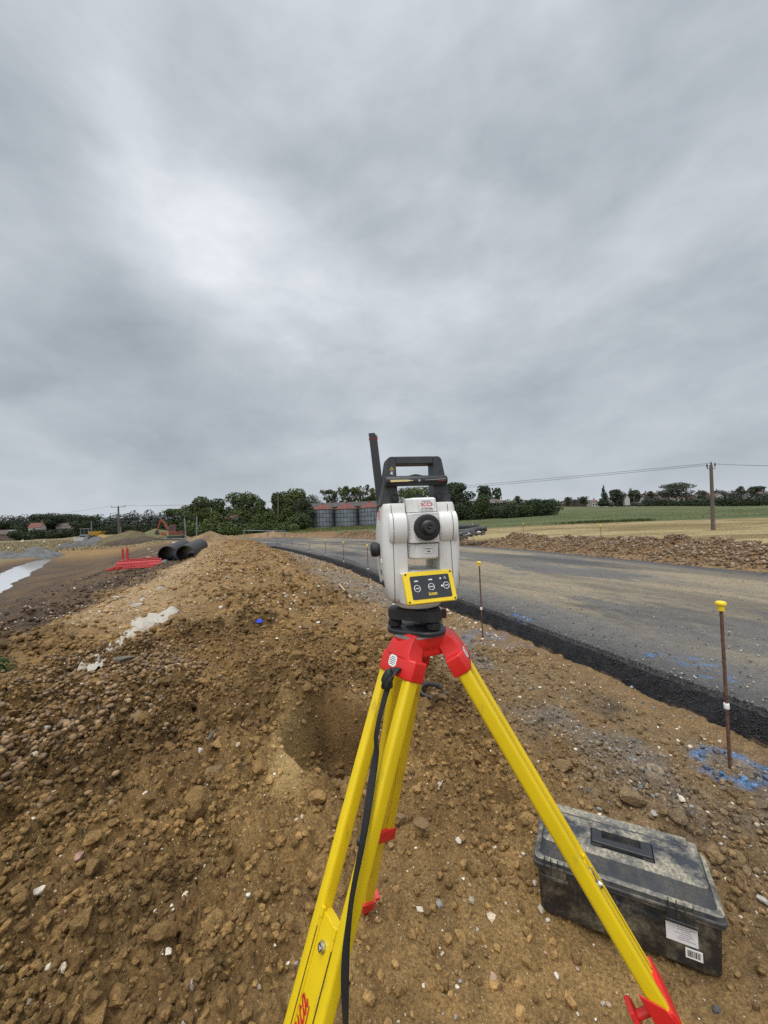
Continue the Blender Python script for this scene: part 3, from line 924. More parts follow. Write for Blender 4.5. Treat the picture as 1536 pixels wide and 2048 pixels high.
def rr(w0, w1, d0, d1, h, rads, n=5):
    """rounded rectangle ring at height h, x from w0 to w1, y from d0 to d1; rads = radii at (x0,y0),(x1,y0),(x1,y1),(x0,y1)"""
    pts = []
    cs = [(w0, d0, 1, 1, PI), (w1, d0, -1, 1, 1.5 * PI), (w1, d1, -1, -1, 0), (w0, d1, 1, -1, .5 * PI)]
    for (cx, cy, sx_, sy_, a0), r in zip(cs, rads):
        for i in range(n + 1):
            a = a0 + .5 * PI * i / n
            pts.append((cx + sx_ * r + r * math.cos(a), cy + sy_ * r + r * math.sin(a), h))
    return pts


def ti(a, b, t): return a + (b - a) * t


HS = [53, 57, 66, 87, 115, 150, 185, 210, 228, 238, 241]
OUT = [60, 65, 70, 74.5, 78, 79.5, 79, 77, 74.5, 73, 71.5]
DEP = [36, 43, 47, 50, 51, 51, 50, 47.5, 45, 43.5, 42]
h_ = MB(K)
for sgn, inner in ((-1, 28), (1, 33)):
    rings = []
    for hh, o_, d_ in zip(HS, OUT, DEP):
        a, b = (-o_ + 5, -inner) if sgn < 0 else (inner, o_ - 2)
        big = 15; sm = 2.5
        rd = (big, sm, sm, big) if sgn < 0 else (sm, big, big, sm)
        rings.append(rr(a, b, -d_, d_, hh, rd))
    h_.loft(rings)
h_.loft([rr(-30, 35, -44, 44, hh, (2, 2, 2, 2)) for hh in (53, 108)] + [rr(-28.5, 33.5, -41, 41, 113, (2, 2, 2, 2))])
housing = h_.build('housing', M_white, ts, smooth=40)
h_ = MB(K)      # turntable dome under the housing
h_.lathe([(30, 36), (40, 39), (46, 46), (48, 55)], 40)
h_.build('turntable', M_white2, ts)
# panel seams
def seam(pts, r=.55):
    MB(K).tube(pts, r, 5).build('panel_seam', M_seam, ts)
def front_y(hh, off=0): return -np.interp(hh, HS, DEP) - off
seam([(-55 + 3 * math.sin((hh - 60) / 190 * PI) * 0, front_y(hh, .1 if not 166 < hh < 222 else .1), hh) for hh in np.linspace(55, 239, 24)])
seam([(58 - .02 * (hh - 60), front_y(hh, .1), hh) for hh in np.linspace(52, 237, 24)])
seam([(74 - .012 * (hh - 60) - (2 if hh > 200 else 0), front_y(hh, -9), hh) for hh in np.linspace(80, 200, 10)], .4)
# bulging covers over the tilting axis
for x0, x1 in ((-62, -28.6), (33.6, 69)):
    c = MB(K)
    prof = [(-40, 168), (-53, 168), (-58.5, 176), (-61, 188), (-61.5, 199), (-60, 209), (-56, 217), (-50, 222), (-40, 222)]
    n = len(prof); rings = []
    for xx, ins in ((x0, 3.0), (x0 + 2.2, .6), (x0 + 5, 0), (x1 - .8, 0), (x1, .8)):
        rings.append([(xx, y + ins * (1 if y < -45 else 0), h + (ins if h < 180 else -ins if h > 210 else 0)) for y, h in prof])
    c.loft(rings)
    tc_ = c.build('axis_cover', M_white2, ts, smooth=38)
    s_ = MB(K)
    xs_ = x0 + (7.5 if x0 < 0 else 25)
    s_.tube([(xs_, y - .2, h) for y, h in prof[1:-1]], .55, 5)
    s_.build('panel_seam', M_seam, tc_)

# telescope
te = MB(K)
def tele_ring(h, x0=-25.5, x1=30.5, y0=-62, y1=62, ch=11):
    return [(x0, y0 + ch * 1.6, h), (x0 + ch, y0, h), (x1 - 2, y0, h), (x1, y0 + 3, h), (x1, y1 - 8, h), (x1 - 8, y1, h), (x0 + 8, y1, h), (x0, y1 - 8, h)]
te.loft([tele_ring(h, *q) for h, q in ((222, (-24, 29, -55, 55)), (223, (-25.5, 30.5, -57, 58)), (247, (-25.5, 29.5, -55, 58)), (250, (-24, 28, -51, 55)))])
te.loft([tele_ring(h, *q) for h, q in ((165, (-24.5, 29.5, -61, 61, 9)), (166.5, (-26, 31, -63, 62, 9)), (220, (-26, 31, -63, 62, 9)), (221.5, (-24.5, 29.5, -61, 61, 9)))])
te.loft([tele_ring(h, *q) for h, q in ((135, (-21, 25, -55, 50)), (138, (-25, 28.5, -59, 54)), (164.5, (-25.5, 29.5, -60, 56)))])
scope = te.build('telescope', M_white2, ts, smooth=25, bevel=.0012)
MB(K).box((2, -64.2, 222), (52, .9, .9)).build('panel_seam', M_seam, scope)
MB(K).box((2, -61.6, 164.6), (52, 2.5, .9)).build('panel_seam', M_seam, scope)
EX, EH = 5.5, 194
RY = Matrix.Rotation(PI / 2, 4, 'X')        # z axis -> -y
Me = Matrix.Translation((EX, -62, EH)) @ RY
e_ = MB(K)
n = 60
prof = [(21, 0), (23.4, 1), (23.8, 3), (23.8, 13), (23, 15.5), (20.5, 16.5), (16, 16), (13, 16)]
e_.loft([[((r + (.35 * (i % 2) if 2 < z < 14 else 0)) * math.cos(2 * PI * i / n), (r + (.35 * (i % 2) if 2 < z < 14 else 0)) * math.sin(2 * PI * i / n), z) for i in range(n)] for r, z in prof], Me)
e_.build('focus_ring', M_rubber, scope, smooth=30)
e_ = MB(K); e_.lathe([(13.5, 14), (13.5, 19), (11, 21), (11, 27), (9.8, 28.5), (5, 28.5), (3.4, 27)], 32, Me)
e_.build('eyepiece', M_black, scope)
e_ = MB(K); e_.lathe([(3.3, 26.2), (2.6, 28.7), (.1, 28.9)], 20, Me); e_.build('eyepiece_lens', M_glass, scope)
e_ = MB(K); e_.lathe([(24, -1), (24, 1.2), (22, 1.4)], 40, Me); e_.build('ring_collar', M_white, scope)
# sighting tube on the telescope top
s_ = MB(K); s_.tube([(-4, -24, 254), (12, -16, 255)], 3.4, 12); s_.box((3, -20, 250.5), (14, 6, 4)); s_.build('sight', M_grey_blk, scope)


def plate(name, c, w, h, m, parent, y, r=2, th=.5):
    p = MB(K); p.loft([rr(c[0] - w / 2, c[0] + w / 2, c[1] - h / 2, c[1] + h / 2, z, (r,) * 4, 3) for z in (0, th)], Matrix.Translation((0, y, 0)) @ RY)
    return p.build(name, m, parent, smooth=30)


def front_text(txt, c, size, m, parent, y, **kw):
    return lettering(txt, size * K, m, parent, Matrix.Translation((c[0] * K, y * K, c[1] * K)) @ RY, **kw)


def RYc(): return RY
plate('supplier_sticker', (9.5, 235), 28, 19.5, M_label, scope, -58.0, 1, 1.2)
front_text('SUPPLIED BY', (9.5, 242.3), 3.0, M_blktxt, scope, -59.4)
front_text('SCCS', (9.5, 236.5), 8.6, M_redtxt, scope, -59.4, bold=.0002, sx=1.15)
front_text('www.sccssurvey.co.uk', (9.5, 231.2), 2.0, M_redtxt, scope, -59.4)
front_text('Tel: 01480 404888', (9.5, 228.0), 3.1, M_blktxt, scope, -59.4, bold=.00006)
plate('model_sticker', (9, 152), 14.5, 11, M_label, scope, -60.2, 1, .6)
front_text('PinPoint', (9, 154.5), 3.8, M_blktxt, scope, -61.1, shear=.25)
front_text('R500', (9, 149.3), 3.6, M_blktxt, scope, -61.1, bold=.00006)
front_text('2', (-16, 204), 2.6, M_blktxt, scope, -63.4); front_text('1', (-16, 198), 2.6, M_blktxt, scope, -63.4)

# carry handle
hd = MB(K)
for sg in (-1, 1):
    pts = [(72, 238.6), (34, 238.6), (36.5, 262), (37.5, 318), (37.5, 333), (48, 333), (52.5, 330.5), (55, 326), (61.5, 290), (66, 265)]
    pts = [(sg * a, b) for a, b in pts]
    if sg < 0: pts = pts[::-1]
    hd.prism(pts, -21, 19, 'y')
hd.loft([rr(-38, 38, -20.4, 18.4, z, (3,) * 4, 3) for z in (318.5, 333.2)])
handle = hd.build('carry_handle', M_grey_blk, ts, smooth=30, bevel=.0032, seg=3)
b_ = MB(K)
b_.tube([(-61, -29, 284), (-59, -29, 284), (57, -29, 284), (60, -29, 284)], [8.5, 10, 10, 8.5], 24)
b_.prism([(-26, 292), (-3, 297.5), (3, 297.5), (26, 292), (26, 286), (-26, 286)], -24, -14, 'y')
b_.box((-52, -20, 284), (12, 18, 14)); b_.box((52, -20, 284), (12, 18, 14))
bar = b_.build('radio_bar', M_black, ts, smooth=40)
MB(K).prism([(-53, 281.5), (-53, 285.6), (-20, 285.6), (-7, 283.9), (-20, 282.0)], -39.6, -38.2, 'y').build('yellow_flash', mat('pale_yellow', (.70, .60, .28), .45), bar)
MB(K).prism([(15, 284.6), (55, 286.2), (55, 285.2), (15, 283.9)], -39.6, -38.2, 'y').build('silver_flash', M_alu, bar)
MB(K).lathe([(2.2, 0), (2.2, .8), (.1, 1)], 14, Matrix.Translation((3, -38.6, 283.5)) @ RY).build('indicator', M_alu, bar)
lp = MB(K)
for i in range(4):
    lp.box((42 + 3.6 * i, -39.0, 287.2 if i % 2 else 286.2), (1.2, 1, 1.2)); lp.box((42 + 3.6 * i, -39.0, 282.0), (1.6, 1, 1.0))
lp.build('status_lights', mat('red_led', (.5, .06, .03), .4), bar)
for sx_ in (-43, 45):
    sc_ = MB(K); M_ = Matrix.Translation((sx_, -21, 251)) @ RY
    sc_.lathe([(8.2, 0), (8.2, 3), (7, 4.2), (5.2, 4.2), (5.2, 7), (4, 8), (.1, 8.2)], 24, M_)
    sc_.build('handle_screw', M_rubber, handle)
for q in ((-57, 258), (50, 302), (55, 258), (-46, 296)):
    MB(K).lathe([(1.6, -.3), (1.6, .3), (.1, .35)], 12, Matrix.Translation((q[0], -21, q[1])) @ RY).build('rivet', M_rubber, handle)
tr = MB(K)
for a, b in (((-49.5, 307), (-43, 307)), ((-43, 307), (-46.2, 313)), ((-46.2, 313), (-49.5, 307))):
    tr.tube([(a[0], -21.3, a[1]), (b[0], -21.3, b[1])], .45, 5)
tr.build('warning_mark', M_yeltxt, handle)
rg = MB(K)
rg.tube([(-46 + 3.1 * math.cos(a), -21.3, 300.6 + 3.1 * math.sin(a)) for a in np.linspace(.4, 5.6, 16)], .4, 5)
rg.lathe([(1.7, -.2), (1.7, .4), (.1, .5)], 12, Matrix.Translation((-46.5, -21, 300.4)) @ RY)
rg.build('recycle_mark', M_whtxt, handle)

# flat blade aerial standing behind the left side
an = MB(K)
ta = math.radians(-4.6)
Ma = Matrix.Translation((-62, 24, 236)) @ Matrix.Rotation(math.radians(-17), 4, 'Z') @ Matrix.Rotation(ta, 4, 'Y')
an.prism([(-8, 0), (8, 0), (8, 150), (5, 150), (5, 154), (-8, 155)], -3, 3, 'y', Ma)
aer = an.build('blade_aerial', M_black, ts, smooth=30, bevel=.0008)
lettering('Leica', 10 * K, mat('dull_red_ink', (.25, .02, .02), .5), aer, Matrix.Scale(1, 4) @ Matrix.Translation(Ma.to_translation() * K) @ Ma.to_3x3().to_4x4() @ Matrix.Translation((0 * K, -3.3 * K, 143 * K)) @ RY, shear=.4)
MB(K).box((-64, 24, 240), (14, 9, 22)).build('aerial_mount', M_black, ts, bevel=.001)

# keypad on a sloping shroud
kx0, kx1 = -53, 46
kt = [(kx0, -58, 113), (kx1, -58, 113)]
kb = [(kx0 + 2, -78, 58.5), (kx1 + 2, -78, 58.5)]
RK = Matrix.Rotation(math.radians(9), 4, 'Z')          # the keypad is turned a little further to the right
kt = [RK @ Vector(q) for q in kt]; kb = [RK @ Vector(q) for q in kb]
kp = MB(K)
kp.add([(kx0, -36, 113), (kx1, -36, 113), (kx1 + 1, -38, 55), (kx0 + 1, -38, 55), (kx0, -53, 111), (kx1, -53, 111), (kx1 + 1, -71, 58), (kx0 + 1, -71, 58)],
       [(0, 1, 2, 3), (4, 7, 6, 5), (0, 4, 5, 1), (3, 2, 6, 7), (0, 3, 7, 4), (1, 5, 6, 2)], RK)
shroud = kp.build('keypad_shroud', M_white, ts, bevel=.0015)
A_ = Vector(kt[0]); ux = (Vector(kt[1]) - A_).normalized(); vy = (Vector(kb[0]) - A_); vy = (vy - ux * vy.dot(ux)).normalized(); nz_ = vy.cross(ux).normalized()
if nz_.y > 0: nz_ = -nz_
KW = (Vector(kt[1]) - A_).length; KH = (Vector(kb[0]) - A_).length
MK = axis_matrix(A_ + vy * KH, ux, -vy, nz_)      # panel frame: x right, y up the slope, z out


def on_panel(u, v): return u * KW, (1 - v) * KH
p = MB(K)
p.loft([rr(0, KW, 0, KH, -5.5, (3,) * 4, 4), rr(0, KW, 0, KH, .5, (4,) * 4, 4), rr(1.2, KW - 1.2, 1.2, KH - 1.2, 1.8, (3.5,) * 4, 4)], MK)
keypad = p.build('keypad', M_yel2, ts, smooth=30)
p = MB(K); x0, y0 = on_panel(.115, .87); x1, y1 = on_panel(.905, .14)
p.loft([rr(x0, x1, y0, y1, 1.0, (3,) * 4, 5), rr(x0, x1, y0, y1, 2.4, (3,) * 4, 5)], MK); p.build('membrane', M_panel, keypad, smooth=30)


def ring_on(u, v, r, m, w=.55):
    x, y = on_panel(u, v); q = MB(K)
    q.tube([(x + r * math.cos(a), y + r * math.sin(a), 2.5) for a in np.linspace(0, 2 * PI, 33)], w, 6, MK)
    return q.build('button', m, keypad)


for u, v, t in ((.231, .53, 'LASER'), (.515, .51, 'MODE'), (.818, .508, 'COM')):
    ring_on(u, v, 5.9, M_whtxt)
    x, y = on_panel(u, v)
    lettering(t, 3.4 * K, M_whtxt, keypad, Matrix.Scale(1, 4) @ Matrix.Translation((MK @ Vector((x, y, 2.6))) * K) @ MK.to_3x3().to_4x4(), bold=.00004)
x, y = on_panel(.814, .27)
q = MB(K); q.lathe([(5.6, 0), (5.6, 1.2), (4.8, 1.5), (.1, 1.5)], 28, MK @ Matrix.Translation((x, y, 1.8))); q.build('button', M_black, keypad)
q = MB(K); q.tube([(x + 1.7 * math.cos(a), y + 1.7 * math.sin(a), 3.5) for a in np.linspace(PI * .65, PI * 2.35, 14)], .35, 5, MK); q.tube([(x, y + .4, 3.5), (x, y + 2.4, 3.5)], .35, 5, MK); q.build('power_symbol', M_whtxt, keypad)
for u, v in ((.23, .30), (.518, .285)):
    x, y = on_panel(u, v); q = MB(K); q.box((x, y, 2.4), (7.6, 2.0, .6), MK); q.build('indicator_bar', M_whtxt, keypad)
for u, v in ((.723, .272), (.728, .51)):
    x, y = on_panel(u, v); q = MB(K); q.lathe([(1.7, 0), (1.7, .7), (.1, .9)], 14, MK @ Matrix.Translation((x, y, 2.1))); q.build('indicator_lamp', M_whtxt, keypad)
x, y = on_panel(.52, .735)
lettering('icon', 9.0 * K, M_yeltxt, keypad, Matrix.Scale(1, 4) @ Matrix.Translation((MK @ Vector((x, y + .6, 2.6))) * K) @ MK.to_3x3().to_4x4(), bold=.00022, sx=1.1)
for u, v in ((.045, .07), (.955, .07), (.045, .93), (.955, .93)):
    x, y = on_panel(u, v); q = MB(K); q.lathe([(2.1, 1.2), (2.1, 2.1), (1.2, 2.0), (.1, 1.9)], 14, MK @ Matrix.Translation((x, y, 0))); q.build('keypad_screw', M_seam, keypad)

# knobs and ports on the left side
kn = MB(K); n = 40
Mk = Matrix.Translation((-74, -6, 154)) @ Matrix.Rotation(-PI / 2, 4, 'Y')
kn.loft([[((r + (.5 * (i % 2) if 3 < z < 15 else 0)) * math.cos(2 * PI * i / n), (r + (.5 * (i % 2) if 3 < z < 15 else 0)) * math.sin(2 * PI * i / n), z) for i in range(n)] for r, z in ((11, -3), (11.5, 2), (13.5, 3.5), (13.6, 12), (12.6, 15.5), (10, 17), (.2, 17.2))], Mk)
kn.build('drive_knob', M_rubber, ts, smooth=30)
pt = MB(K); Mk = Matrix.Translation((-68, -14, 90)) @ Matrix.Rotation(-PI / 2, 4, 'Y')
pt.lathe([(9, -3), (9, 1), (7, 3), (4, 4), (2.6, 8), (1, 10), (.1, 10.3)], 24, Mk); pt.build('port_cap', M_black, ts)
pl = MB(K); pl.box((-74.4, -24, 133), (2, 9, 7)); pl.build('battery_catch', M_label, ts, bevel=.0006)
lb = MB(K); lb.box((-72.8, -14, 111), (1.4, 18, 11)); rat = lb.build('rating_label', mat('grey_label', (.35, .35, .34), .5), ts, bevel=.0003)
for i in range(5):
    MB(K).box((-73.6, -14, 107.5 + 1.9 * i), (.4, 15, .8)).build('print_line', M_blktxt, rat)
lettering('Leica', 9 * K, M_redtxt, ts, Matrix.Translation((-72.4 * K, -20 * K, 219 * K)) @ Matrix.Rotation(math.radians(-62), 4, 'Z') @ Matrix.Translation((0, -.004, 0)) @ RY @ Matrix.Rotation(math.radians(80), 4, 'Z'), shear=.4, bold=.0002)

# levelling base
wr = -TROT
tb = MB(K)
def tri_ring(R_, r_, h, n=8, rot=0):
    pts = []
    for k in range(3):
        a = math.radians(-59 + 120 * k) + wr + rot
        cx, cy = (R_ - r_) * math.cos(a), (R_ - r_) * math.sin(a)
        pts += [(cx + r_ * math.cos(a - PI / 3 + 2 * PI / 3 * i / n), cy + r_ * math.sin(a - PI / 3 + 2 * PI / 3 * i / n), h) for i in range(n + 1)]
    return pts
tb.loft([tri_ring(62, 34, z) for z in (-9, -7)] + [tri_ring(63, 34, -3), tri_ring(61, 33, 0)])
tb.lathe([(27, 0), (27, 1.2), (25, 2), (12, 2.5), (11, 4)], 32)
trib = tb.build('levelling_base', M_black, ts, smooth=30)
up_ = MB(K)
up_.loft([tri_ring(60, 22, z) for z in (17, 19, 36)] + [tri_ring(57, 20, 38)])
up_.lathe([(40, 36), (42, 41), (38, 44)], 36)
up_.build('upper_plate', M_black, trib, smooth=30, bevel=.001)
for k in range(3):
    a = math.radians(-59 + 120 * k) + wr
    f_ = MB(K); n = 28
    Mf = Matrix.Translation((47 * math.cos(a), 47 * math.sin(a), 0))
    f_.loft([[((r + (.7 * (i % 2) if 3 < z < 13 else 0)) * math.cos(2 * PI * i / n), (r + (.7 * (i % 2) if 3 < z < 13 else 0)) * math.sin(2 * PI * i / n), z) for i in range(n)] for r, z in ((9, 1), (13, 3), (13.3, 12), (11, 14), (9, 15), (9, 20))], Mf)
    f_.build('foot_screw', M_rubber, trib, smooth=30)
vl = MB(K); a = math.radians(-25) + wr
vl.box((50 * math.cos(a), 50 * math.sin(a), 26), (12, 12, 16), None, None); vl.build('clamp_knob', mat('dark_maroon_plastic', (.05, .015, .015), .4), trib, bevel=.002)

# ------------------------------------------------------------------ tripod
tp = thing('tripod', 'yellow wooden-legged survey tripod with red head and collars, standing in the clay', 'tripod', (T0.x, T0.y, 0))
O = Vector((T0.x, T0.y, 0))
ZT = T0.z - 9 * K
hd = MB()
def hexr(R_, r_, h, n=8):
    pts = []
    for k in range(3):
        a = math.radians((236, 349, 103)[(0, 1, 2)[k]])
        cx, cy = (R_ - r_) * math.cos(a), (R_ - r_) * math.sin(a)
        pts.append((a, [(cx + r_ * math.cos(a - PI / 3 + 2 * PI / 3 * i / n), cy + r_ * math.sin(a - PI / 3 + 2 * PI / 3 * i / n), h) for i in range(n + 1)]))
    pts.sort(key=lambda q: q[0])
    return [p for _, l in pts for p in l]
MH = Matrix.Translation((0, 0, ZT))
hd.loft([hexr(R_, r_, z) for R_, r_, z in ((.062, .042, -.052), (.066, .045, -.048), (.068, .046, -.034), (.070, .048, -.032), (.0745, .052, -.018), (.0745, .052, -.004))], MH)
head = hd.build('tripod_head', M_red, tp, smooth=30, bevel=.0015)
rp = MB(); rp.loft([hexr(R_, r_, z) for R_, r_, z in ((.0748, .0524, -.004), (.0748, .0524, -.0006), (.072, .050, 0))], MH); rp.build('head_plate', M_alu, head, smooth=30)
# foot points: each leg leans out to its own foot
foots = {}
near_foot = on(433, 2870, .0)
right_foot = on(1590, 2456, .0)
third_foot = on(731, 1832, .0)
tops = {'near': at(812, 1292, .955), 'right': at(898, 1282, .985), 'third': at(824, 1290, 1.055)}
SPEC = {'near': (near_foot, .462, .70), 'right': (right_foot, .427, .640), 'third': (third_foot, .327, .60)}
TWS = {'near': .0455, 'right': .040, 'third': .032}       # half spacing of the two rails


def frame_of(A, B):
    d = (B - A).normalized()
    out = Vector((B.x - A.x, B.y - A.y, 0)).normalized()
    w_ = d.cross(out).normalized()
    if w_.dot(Vector((1, 0, 0))) < 0: w_ = -w_
    nn = w_.cross(d).normalized()
    if nn.dot(out) < 0: nn = -nn
    return d, w_, nn


def dprof(wd, th, n=6):          # rounded rail section
    pts = []
    for cx, cy, a0 in ((wd - .008, th - .008, 0), (-wd + .008, th - .008, PI / 2), (-wd + .008, -th + .008, PI), (wd - .008, -th + .008, 1.5 * PI)):
        for i in range(n):
            a = a0 + PI / 2 * i / (n - 1); pts.append((cx + .008 * math.cos(a), cy + .008 * math.sin(a)))
    return pts


logo_info = None
for name, A in tops.items():
    B, t_low, t_end = SPEC[name]
    B = Vector((B.x, B.y, zg(B.x, B.y) - .01))
    d, w_, nn = frame_of(A, B); Ln = (B - A).length; TW = TWS[name]; CW = TW + .0175
    MF = axis_matrix(A - O, w_, nn, d)         # x across, y outward, z down the leg
    leg = MB()
    # rails
    for sg in (-1, 1):
        rings = []
        for s in (.045, .06, Ln * t_end):
            k = TW * (1.0 if s < .1 else .98)
            rings.append([(sg * k + px_, py_, s) for px_, py_ in dprof(.0135, .0165)])
        leg.loft(rings, MF)
    lg = leg.build('leg', M_yel, tp, smooth=35)
    # sliding lower board between the rails
    lo = MB(); s0 = Ln * t_low; s1 = Ln - .10
    lo.box((0, 0, (s0 + s1) / 2), (2 * (TW - .0140), .022, s1 - s0), MF)
    lo.box((-(TW - .0175), .0105, (s0 + s1) / 2), (.006, .008, s1 - s0 - .02), MF); lo.box(((TW - .0175), .0105, (s0 + s1) / 2), (.006, .008, s1 - s0 - .02), MF)
    lo.box((-(TW - .0175), .013, s0 + .002), (.009, .008, .018), MF); lo.box(((TW - .0175), .013, s0 + .002), (.009, .008, .018), MF)
    low = lo.build('sliding_board', M_yel, lg, smooth=30, bevel=.0012)
    gr = MB()
    for sg in (-1, 1):
        gr.box((sg * (TW - .0138), .0135, (s0 + Ln * t_end) / 2 + .01), (.0010, .004, Ln * t_end - s0 - .04), MF)
    gr.build('groove_shade', mat('brown_shadow', (.12, .07, .01), .8), lg)  # thin strips coloured as the shade in the joint
    bo = MB(); Mb = MF @ Matrix.Translation((0, .0122, s0 + .045)) @ Matrix.Rotation(-PI / 2, 4, 'X')
    bo.lathe([(.0098, 0), (.0098, .002), (.0082, .003), (.0082, .0055), (.0075, .0072), (.0045, .0074), (.004, .005), (.0002, .0048)], 24, Mb); bo.build('stop_bolt', M_steel, low)
    # hinge block and collar
    hb = MB()
    hb.loft([[(x, y, z) for x, y in ((-wx, -.022), (wx, -.022), (wx, ty), (wx * .6, ty + .004), (-wx * .6, ty + .004), (-wx, ty))] for wx, ty, z in ((.034, .006, -.030), (.037, .016, -.012), (CW - .022, .021, .012), (CW - .016, .0205, .026))], MF)
    hg = hb.build('hinge_block', M_red, lg, smooth=30, bevel=.002)
    co = MB()
    co.loft([[(x, y, z) for x, y in ((-wx, -ty), (wx, -ty), (wx, ty - .01), (wx - .012, ty), (-wx + .012, ty), (-wx, ty - .01))] for wx, ty, z in ((CW - .003, .0205, .022), (CW - .0005, .0225, .026), (CW, .0225, .064), (CW - .0015, .021, .068))], MF)
    cor = co.build('collar', M_red, lg, smooth=30, bevel=.002)
    sl = MB(); sl.box((.010, .0226, .057), (.030, .0012, .0055), MF); sl.build('strap_slot', M_seam, cor)
    if name in ('near', 'right'):
        st = MB(); oc = [(a, b) for a, b in ((-.014, -.008), (-.008, -.013), (.008, -.013), (.014, -.008), (.014, .008), (.008, .013), (-.008, .013), (-.014, .008))]
        c0 = (-.006, .0227, .039)
        st.loft([[(c0[0] + a, c0[1] + z, c0[2] + b) for a, b in oc] for z in (-.001, .0008)], MF); stk = st.build('sticker', M_label, cor)
        for i in range(5):
            ql = MB(); ql.box((c0[0], c0[1] + .001, c0[2] - .008 + .004 * i), ((.014, .02, .022, .02, .016)[i], .0004, .0013), MF); ql.build('print_line', M_blktxt, cor)
    # lower clamp at the end of the rails
    se = Ln * t_end
    cl_ = MB()
    cl_.loft([[(x, y, z) for x, y in ((-wx, -ty), (wx, -ty), (wx, ty), (-wx, ty))] for wx, ty, z in ((CW - .003, .019, se - .02), (CW, .0215, se - .012), (CW, .0215, se + .035), (CW - .009, .018, se + .04))], MF)
    if name == 'right':
        cl_.add([MF @ Vector(q) for q in ((-CW - .001, -.025, se - .075), (-CW - .001, .01, se - .03), (-CW - .001, .027, se + .05), (-CW - .001, -.025, se + .05), (-CW + .003, -.025, se - .075), (-CW + .003, .01, se - .03), (-CW + .003, .027, se + .05), (-CW + .003, -.025, se + .05))],
                [(0, 1, 2, 3), (4, 7, 6, 5), (0, 4, 5, 1), (1, 5, 6, 2), (2, 6, 7, 3), (3, 7, 4, 0)])
    cp = cl_.build('clamp_collar', M_red, lg, smooth=30, bevel=.002)
    wg = MB()
    if name == 'third':
        wg.tube([MF @ Vector((-CW, -.006, se + .014)), MF @ Vector((-CW - .016, -.006, se + .014)), MF @ Vector((-CW - .022, -.006, se + .014))], [.006, .006, .011], 12)
        wg.tube([MF @ Vector((-CW - .022, -.006, se + .002)), MF @ Vector((-CW - .022, -.006, se + .028))], .009, 10)
    else:
        wg.tube([MF @ Vector((-.012, -.022, se + .012)), MF @ Vector((-.014, -.062, se + .012))], .009, 12)
        wg.loft([[(x, y, z) for x, z in ((-.028, se - .012), (.006, se - .012), (.012, se + .012), (.006, se + .036), (-.028, se + .036), (-.036, se + .012))] for y in (-.070, -.058)], MF)
    wg.build('wing_screw', M_red if name == 'right' else M_black, cp, smooth=30, bevel=.002)
    # shoe
    sh = MB()
    sh.box((0, 0, Ln - .09), (.05, .036, .05), MF); sh.lathe([(.016, Ln - .07), (.012, Ln - .03), (.002, Ln)], 14, MF)
    sh.prism([(.0, 0), (.05, 0), (.05, .03), (0, .03)], Ln - .085, Ln - .072, 'z', MF)
    sh.build('shoe', M_red, lg, smooth=30, bevel=.002)
    if name == 'near':
        near = dict(A=A, B=B, d=d, w=w_, n=nn, L=Ln, s0=s0, MF=MF, low=low, leg=lg, cor=cor)
    if name == 'right':
        fl = MB(); fl.box((.0, .013, s0 + .02), (.016, .006, .022), MF); fl.build('bright_clip', M_steel, low, bevel=.001)

# script lettering down the near board
ST = [[(.02, .62), (.10, .70), (.20, .66), (.22, .86), (.33, 1.08), (.44, 1.14), (.47, 1.02), (.38, .84), (.30, .5), (.20, .12), (.08, .02), (.02, .12), (.12, .22), (.3, .08), (.46, .04), (.56, .14)],
      [(.56, .14), (.72, .36), (.70, .54), (.60, .50), (.55, .28), (.62, .08), (.76, .10), (.88, .28)],
      [(.88, .28), (.97, .54), (.92, .26), (.96, .08), (1.06, .12), (1.14, .28)],
      [(1.36, .44), (1.28, .55), (1.16, .40), (1.14, .18), (1.24, .07), (1.36, .14), (1.46, .30)],
      [(1.74, .48), (1.62, .55), (1.48, .36), (1.48, .12), (1.58, .08), (1.72, .32), (1.78, .54), (1.74, .20), (1.80, .07), (1.92, .2)],
      [(.10, -.10), (.6, -.12), (1.2, -.12), (1.9, -.06)]]


def spline(pts, n=7):
    P_ = [Vector((*p, 0)) for p in pts]; out = []
    for i in range(len(P_) - 1):
        p0, p1, p2, p3 = P_[max(i - 1, 0)], P_[i], P_[i + 1], P_[min(i + 2, len(P_) - 1)]
        for k in range(n):
            t = k / n
            out.append(.5 * ((2 * p1) + (-p0 + p2) * t + (2 * p0 - 5 * p1 + 4 * p2 - p3) * t * t + (-p0 + 3 * p1 - 3 * p2 + p3) * t ** 3))
    out.append(P_[-1]); return out


lg_ = MB(); size = .045
so_ = near['s0'] + .222       # end of the word's start, measured down the leg
ML = near['MF'] @ Matrix(((0, -1, 0, .004), (0, 0, 1, .0128), (-1, 0, 0, so_), (0, 0, 0, 1)))      # text x runs up the leg
for k, st in enumerate(ST):
    pts = [Vector((p.x + .22 * p.y, p.y, 0)) * size for p in spline(st)]
    wd = .0021 if k < 5 else .0014
    lg_.tube(pts, wd, 6, ML, flat=.25)
lg_.lathe([(.0024, -.0003), (.0024, .0004), (.0001, .0005)], 10, ML @ Matrix.Translation(((.99 + .22 * .76) * size, .76 * size, 0)))
lg_.build('lettering', M_redtxt, near['low'])

# carrying strap hanging down the near leg
def leg_depth(py, A, B):
    lo_, hi_ = 0., 1.4
    f = lambda t: (lambda q: (1024 - FPX * (q.y / -q.z)))(CM.to_3x3().inverted() @ (A + (B - A) * t - EYE))
    for _ in range(40):
        m_ = (lo_ + hi_) / 2
        if f(m_) < py: lo_ = m_
        else: hi_ = m_
    return (A + (B - A) * lo_).y


